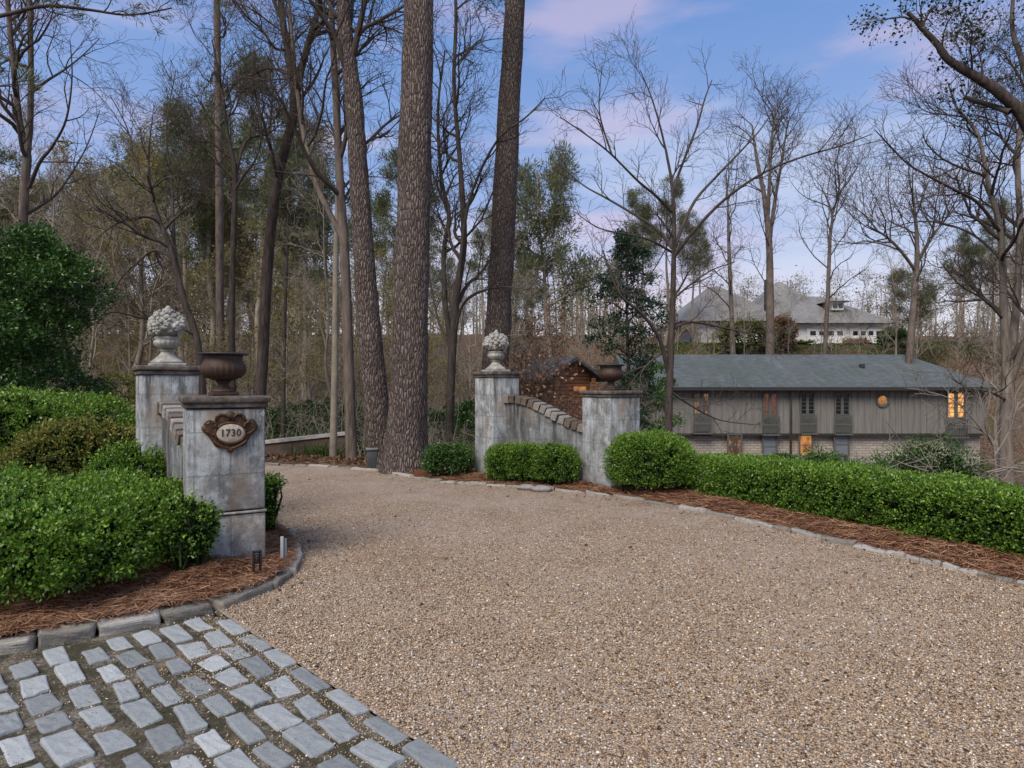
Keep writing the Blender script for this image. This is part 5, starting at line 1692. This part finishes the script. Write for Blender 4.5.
C1 = mk('oak_tree', 'oak flushed with young olive leaves in the woods behind the gate', 17, .24, 106, par(n=[20, 7, 5, 2], t0=[.25, .2, .2, .2], len=[4.2, 1.9, .9, .45], lift=[.3, .2, .1, .05], **FARP),
        leaf=dict(mat=M['olive'], L=.19, n=2600, per=4, asp=.5, level=3, name='leaves', sp=1.2, out=.4), group='olive-leaved oaks in the woods')
used = set()
CNT = {}


def put(o, px_, d_, sc, rz, sz=None, label=None):
    x, y = (px_ - 512) / F * d_, d_
    z = float(terr(x, y)) - .05
    CNT[o.name] = CNT.get(o.name, 0) + 1
    if o.name not in used:
        used.add(o.name); o.location = (x, y, z); o.rotation_euler = (0, 0, rz); o.scale = (sc, sc, sz or sc); c = o
        if label: c['label'] = label
    else: c = copy_thing(o, (x, y, z), rz, sc, None, sz)
    if label:
        c['label'] = label
        if 'group' in c: del c['group']
    elif o in protos and c is not o and c.get('group') is None: pass
    return c


rw = np.random.default_rng(77)
G0 = {p.name: (p['label'], p['group']) for p in protos}
# woods on the left and in the middle
plan = [(A1, 18, 36, 80), (A2, 6, 36, 65), (A3, 24, 19, 45), (B1, 22, 38, 85), (B2, 6, 55, 85), (C1, 11, 42, 66), (C2, 20, 22, 52)]
for o, n, d0, d1 in plan:
    for k in range(n):
        px_ = -150 + 680 * (k + rw.random()) / n
        if o is C1: px_ = -60 + 380 * (k + rw.random()) / n
        d_ = d0 + (d1 - d0) * rw.random() ** 1.2
        sc = rw.uniform(.75, 1.12)
        if 395 < px_ < 600 and o not in (A3,): sc *= .72
        put(o, px_, d_, sc, rw.uniform(0, 6.28))
# behind and beside the houses
for o, n, lo, hi, d0, d1, s0, s1, lb_, gr_ in (
        (A1, 7, 985, 1130, 26, 60, .5, .75, 'slender bare tree beyond the far end of the grey house', 'bare trees beyond the end of the grey house'),
        (A1, 4, 880, 1000, 52, 60, .5, .75, 'slender bare tree on the bank above the hipped end of the grey roof', 'bare trees on the bank above the grey roof'),
        (B1, 6, 600, 720, 60, 95, .55, .75, 'far pine rising behind the near roof end of the grey house', 'far pines beside the pale house'),
        (B1, 5, 930, 1130, 62, 100, .5, .75, 'far tall pine on the skyline beyond the garages', 'far pines beyond the garages'),
        (B2, 3, 950, 1120, 60, 90, .55, .7, 'far broad-crowned pine on the skyline beyond the garages', 'far broad pines beyond the garages'),
        (A2, 5, 930, 1130, 50, 70, .5, .75, 'forked bare tree on the skyline beyond the garages', 'forked bare trees beyond the garages'),
        (A3, 5, 990, 1110, 18, 34, .5, .8, 'thin sapling on the slope past the end of the grey house', 'saplings on the slope past the grey house'),
        (A3, 8, 690, 900, 70, 78, .7, 1.0, 'thin bare sapling on the skyline behind the pale house', 'saplings behind the pale house'),
        (A3, 9, 690, 905, 54, 61, .8, 1.1, 'thin bare sapling screening the pale house above the grey roof', 'saplings screening the pale house'),
        (A3, 6, 585, 660, 24, 34, .6, .9, 'thin bare sapling between the cottage and the grey house', 'saplings beside the cottage')):
    for k in range(n):
        c = put(o, lo + (hi - lo) * (k + rw.random()) / n, rw.uniform(d0, d1), rw.uniform(s0, s1), rw.uniform(0, 6.28))
        c['label'] = lb_; c['group'] = gr_
put(B2, 541, 42, .95, 1.0, 1.16, 'tall dark-crowned pine standing alone to the side of the second thick pine')
put(B2, 912, 58, .70, 2.0, .62, 'flat-crowned olive pine beside the garages of the pale house')
for (px_, d_, base, stems, lb, seed) in (
        (770, 50, 11, [([(770, 350), (770, 290), (769, 240), (764, 195), (757, 160), (752, 125)], [11, 9.5, 8, 6, 4, 2]), ([(769, 245), (775, 200, .8), (782, 160, 1.2), (788, 120, 1.5)], [6, 4.5, 3, 1.5]), ([(768, 215), (770, 170, -.8), (772, 135, -1), (776, 108, -1.2)], [5, 4, 3, 1.5])], 'tall vase-shaped bare tree in front of the pale house chimney', 201),
        (731, 48, 6, [([(733, 352), (731, 300), (729, 250), (728, 210), (726, 175)], [6.5, 5.5, 4.5, 3, 1.5])], 'bare tree in front of the wider roof of the pale house', 202),
        (827, 46, 5, [([(825, 350), (828, 290), (830, 240), (832, 215), (824, 192)], [5.5, 5, 4, 3, 1.2]), ([(832, 216), (838, 195), (840, 178)], [3, 2, 1])], 'thin bare tree standing between the garage doors of the pale house', 203),
        (914, 40, 12, [([(910, 352), (914, 300), (917, 260), (916, 225), (912, 190)], [9, 7.5, 6, 4, 2]), ([(916, 265), (930, 240, .6), (945, 220, 1), (962, 200, 1.4)], [4.5, 3.5, 2.5, 1.2]), ([(915, 270), (900, 250, -.6), (884, 235, -1), (866, 225, -1.4)], [4.5, 3.5, 2.5, 1.2])], 'broad bare tree beside the garages above the grey roof', 204)):
    px_tree('bare_tree', lb, d_, stems, par(n=[12, 5, 4, 2], t0=[.3, .2, .2, .2], len=[3.8, 2.0, 1.1, .6], r=[.05, .022, .013, .010], rmin=.008, tl=[.25, .3, .3, .3], lift=[.2, .15, .1, .05]), M['bark_mid'], seed, twig_mat=TW, sides=8)


# ---------------------------------------------------------- loose vegetation
def brush(name, n, cond, xr, yr, h, seed, mat, r=.006, kids=7):
    """tangle of bare stems nobody could count"""
    rng = np.random.default_rng(seed); rn = random.Random(seed)
    limbs = []
    while n > 0:
        x, y = rng.uniform(*xr), rng.uniform(*yr)
        if not cond(x, y): continue
        n -= 1
        z = float(terr(x, y))
        hh = h * rng.uniform(.4, 1.2)
        p, rr = walk(rn, (x, y, z - .05), vn((rn.gauss(0, .3), rn.gauss(0, .3), 1)), hh, r * 2 * (y / 20) ** .5, r * (y / 20) ** .5, 5, .2, .05)
        limbs.append((p, rr))
        for k in range(kids):
            i = rn.randint(1, 3)
            q, r2 = walk(rn, p[i], vn((rn.gauss(0, 1), rn.gauss(0, 1), .5)), hh * rn.uniform(.25, .55), r * (y / 20) ** .5, r * .6 * (y / 20) ** .5, 4, .25, .05)
            limbs.append((q, r2))
    v, f = tubes(limbs, 3)
    return tag(link(name, npmesh(name, v, f), mat), kind='stuff')


off = lambda x, y: (y - np.interp(x, *YK)) > 2.2
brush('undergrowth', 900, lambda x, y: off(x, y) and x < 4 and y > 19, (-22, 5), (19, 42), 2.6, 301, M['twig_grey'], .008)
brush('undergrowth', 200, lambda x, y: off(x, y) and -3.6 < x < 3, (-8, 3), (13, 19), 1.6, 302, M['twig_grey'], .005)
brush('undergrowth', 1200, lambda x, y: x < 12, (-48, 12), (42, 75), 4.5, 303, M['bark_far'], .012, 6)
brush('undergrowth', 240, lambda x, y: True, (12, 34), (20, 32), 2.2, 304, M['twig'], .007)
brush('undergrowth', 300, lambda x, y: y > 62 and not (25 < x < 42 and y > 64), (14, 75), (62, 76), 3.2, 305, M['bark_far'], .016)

# far woods closing the view
rng = np.random.default_rng(400)
def far_woods(name, ntr, xr, yr, hr, seed, leafn):
    rng = np.random.default_rng(seed); rn = random.Random(seed)
    limbs = []; cl = []
    for k in range(ntr):
        y = rng.uniform(*yr); x = rng.uniform(*xr) * y / yr[1]
        z = float(terr(x, y)); h = rng.uniform(*hr)
        p, rr = walk(rn, (x, y, z - .3), vn((rn.gauss(0, .04), rn.gauss(0, .04), 1)), h, .17 * rng.uniform(.5, 1.3), .04, 5, .03, .05)
        limbs.append((p, rr))
        for j in range(16):
            i = rn.randint(1, 4)
            q, r2 = walk(rn, p[i], vn((rn.gauss(0, 1), rn.gauss(0, 1), .7)), h * rn.uniform(.1, .25), .03, .015, 4, .2, .1)
            limbs.append((q, r2))
            if rng.random() < .75: cl += [q[-1], q[2]]
    v, f = tubes(limbs, 3)
    cl = np.array(cl)
    i = rng.integers(0, len(cl), leafn)
    P = cl[i] + rng.normal(0, .55, (leafn, 3))
    kind = wob(cl / 14.0, 1.0, 3)[i] + rng.normal(0, .25, leafn)
    lv, lf, lr = leaves(P, rng.normal(0, 1, P.shape), .34, .5, rng=rng)
    o = len(v)
    mi = np.concatenate([np.zeros(len(f), int), np.where(kind > .25, 1, np.where(kind > -.4, 2, 3))])
    vv = np.concatenate([v, lv])
    me = npmesh(name, vv, [f, lf + o], np.concatenate([np.zeros(o), lr]), mi)
    return tag(link(name, me, [M['bark_far'], M['needle'], M['olive'], M['russet']]), kind='stuff')


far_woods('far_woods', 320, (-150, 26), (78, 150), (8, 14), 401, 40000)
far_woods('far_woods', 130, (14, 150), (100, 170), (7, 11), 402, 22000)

# shrubs on the slope between the long hedge and the grey house
S('spreading_shrub', 'low dark green juniper-like shrub sprawling below the octagonal window', 'shrub', (6.6, 12.2, float(terr(6.6, 12.2))), (1.2, .9, .42 - float(terr(6.2, 12.2))), M['boxwood_dark'], M['stem'], 48000, .042, e=2.2, amp=.14, frq=1.8, seed=21, gaps=.9, per=7, shell=.25)
S('spreading_shrub', 'low dark shrub sprawling under the golden lit window', 'shrub', (8.3, 12.8, float(terr(8.3, 12.8))), (1.3, 1.0, .60 - float(terr(8.3, 12.8))), M['boxwood_dark'], M['stem'], 40000, .042, e=2.1, amp=.18, frq=1.8, seed=22, gaps=.9, per=6, shell=.3)
S('spreading_shrub', 'broad low green shrub between the long hedge and the brick wall below two dark windows', 'shrub', (5.75, 12.0, float(terr(5.75, 12.0))), (.75, .7, .34 - float(terr(5.75, 12.0))), M['boxwood_dark'], M['stem'], 22000, .042, e=2.2, amp=.14, frq=2.2, seed=29, gaps=.9, per=7, shell=.2)
S('spreading_shrub', 'small green shrub against the white brick of the grey house', 'shrub', (hx(771), HD - 1.6, hz(466)), (1.1, .7, .85), M['boxwood_dark'], M['stem'], 2500, .09, e=2.1, amp=.1, seed=23)
x_, y_ = W(960, 384, 9.6)[:2]
rn = random.Random(9); limbs = []
for k in range(70):
    p, rr = walk(rn, (rn.uniform(-1.3, 1.3), rn.uniform(-.5, .5), rn.uniform(-.2, 1.25)), vn((rn.choice((-1, 1)) * 1.0, rn.gauss(0, .4), rn.uniform(-.15, .35))), rn.uniform(.7, 1.9), .014, .004, 6, .12, .0)
    limbs.append((p, rr))
    for j in range(5):
        i = rn.randint(1, 4)
        q, r2 = walk(rn, p[i], vn((rn.gauss(0, 1), rn.gauss(0, .6), rn.gauss(.2, .5))), rn.uniform(.25, .6), .006, .003, 4, .2, .02)
        limbs.append((q, r2))
v, f = tubes(limbs, 5)
g_ = float(terr(x_, y_))
v[:, 2] = np.maximum(v[:, 2] + .15, .01)
v = v + np.array([x_, y_, g_ + .35])
tag(link('brush_pile', npmesh('brush_pile', v, f, smooth=True), M['twig_pale']), kind='stuff')
px_tree('dead_tree', 'pale dead branching shrub leaning out beside the several-stemmed bare tree', 10.6,
        [([(1000, 520), (996, 470), (992, 440), (970, 425), (950, 418)], [3, 2.6, 2.2, 1.4, .7])],
        par(n=[6, 5, 4], t0=[.3, .2, .2], len=[.9, .5, .3], r=[.016, .009, .005]), M['twig_pale'], 90, twig_mat=M['twig_pale'],
        limbs=[([(993, 446), (985, 425, -.2), (990, 395, -.3), (980, 370, -.3)], [2.2, .8]), ([(995, 455), (1010, 430, .2), (1018, 405, .3), (1030, 395, .3)], [2.2, .8]), ([(993, 444), (960, 405, -.1), (930, 392, -.2), (905, 388, -.2)], [2.2, .7])])
for lb, px_, d_, a, h, mt, sd in (('rounded olive-brown shrub in front of the pale house wall', 748, 62, 3.4, 319, 'golden', 24), ('smaller brown shrub mound beside the pale house chimney', 783, 62.5, 1.2, 316, 'russet', 25),
                                  ('low green hedge under the first garage door of the pale house', 800, 65, 1.6, 343, 'boxwood_dark', 26), ('low brownish hedge between the garage doors of the pale house', 856, 65, 1.2, 342, 'russet', 27), ('bright green shrub at the end of the garages', 893, 64, 1.3, 328, 'boxwood_dark', 28)):
    x, y = W(px_, 384, d_)[:2]; h = W(px_, h, d_)[2] - float(terr(x, y))
    S('garden_shrub', lb, 'shrub', (x, y, float(terr(x, y))), (a, 1.0, h), M[mt], M['stem'], 4200, .2, e=2.2, amp=.25, frq=1.2, seed=sd, per=6, shell=.4, spread=1.0)
# tufts of grass against the retaining wall foot
x, y = W(325, 455, 16.6)[:2]
rng = np.random.default_rng(5)
n = 420
P = np.stack([x + rng.normal(0, .32, n), y + rng.normal(0, .2, n)], 1); P = np.concatenate([P, terr(P[:, 0], P[:, 1])[:, None]], 1)
v, f, r = leaves(P, np.stack([rng.normal(0, .35, n), rng.normal(0, .35, n), np.ones(n)], 1), .42, .06, out=1.6, rng=rng)
o = link('grass_tuft', npmesh('grass_tuft', v - np.array([x, y, float(terr(x, y))]), f, r), M['grass'], None, (x, y, float(terr(x, y))))
tag(o, 'bright green grassy tuft at the foot of the retaining wall', 'plant')

# evergreen understorey beyond the retaining wall, and the lawn in front of the pale house
for lb, px_, d_, top, a, sd in (('dark green laurel bush behind the near end of the retaining wall', 276, 24, 407, 1.3, 501), ('dark green laurel bush behind the retaining wall pier', 318, 26, 400, 1.5, 502),
                                ('laurel bush seen between the forked tree and the leaning trunk', 356, 27, 404, 1.2, 503), ('laurel bush between the thickest pine and the boxwood ball', 440, 24, 408, 1.0, 504),
                                ('laurel bush close beside the tall pillar near the second pine', 466, 21, 400, .9, 505), ('olive laurel bush behind the larger finial', 128, 20, 372, 1.2, 506)):
    x, y = W(px_, 384, d_)[:2]; g = float(terr(x, y))
    leafy('laurel_bush', lb, (x, y, g), max(1.2, W(px_, top, d_)[2] - g), (lambda a_: (lambda t: a_ * (1 - .55 * t)))(a), M['golden'] if sd == 506 else M['glossy'], .09, 6500, sd, lobes=22, gap=.5, per=5, trunk_r=.04)
scatter_leaves('lawn', 40000, (12, 52), (57, 67), .16, 54, M['grass'], lambda x, y: y > 60 - 1.5 * np.sin(.4 * x), .02)
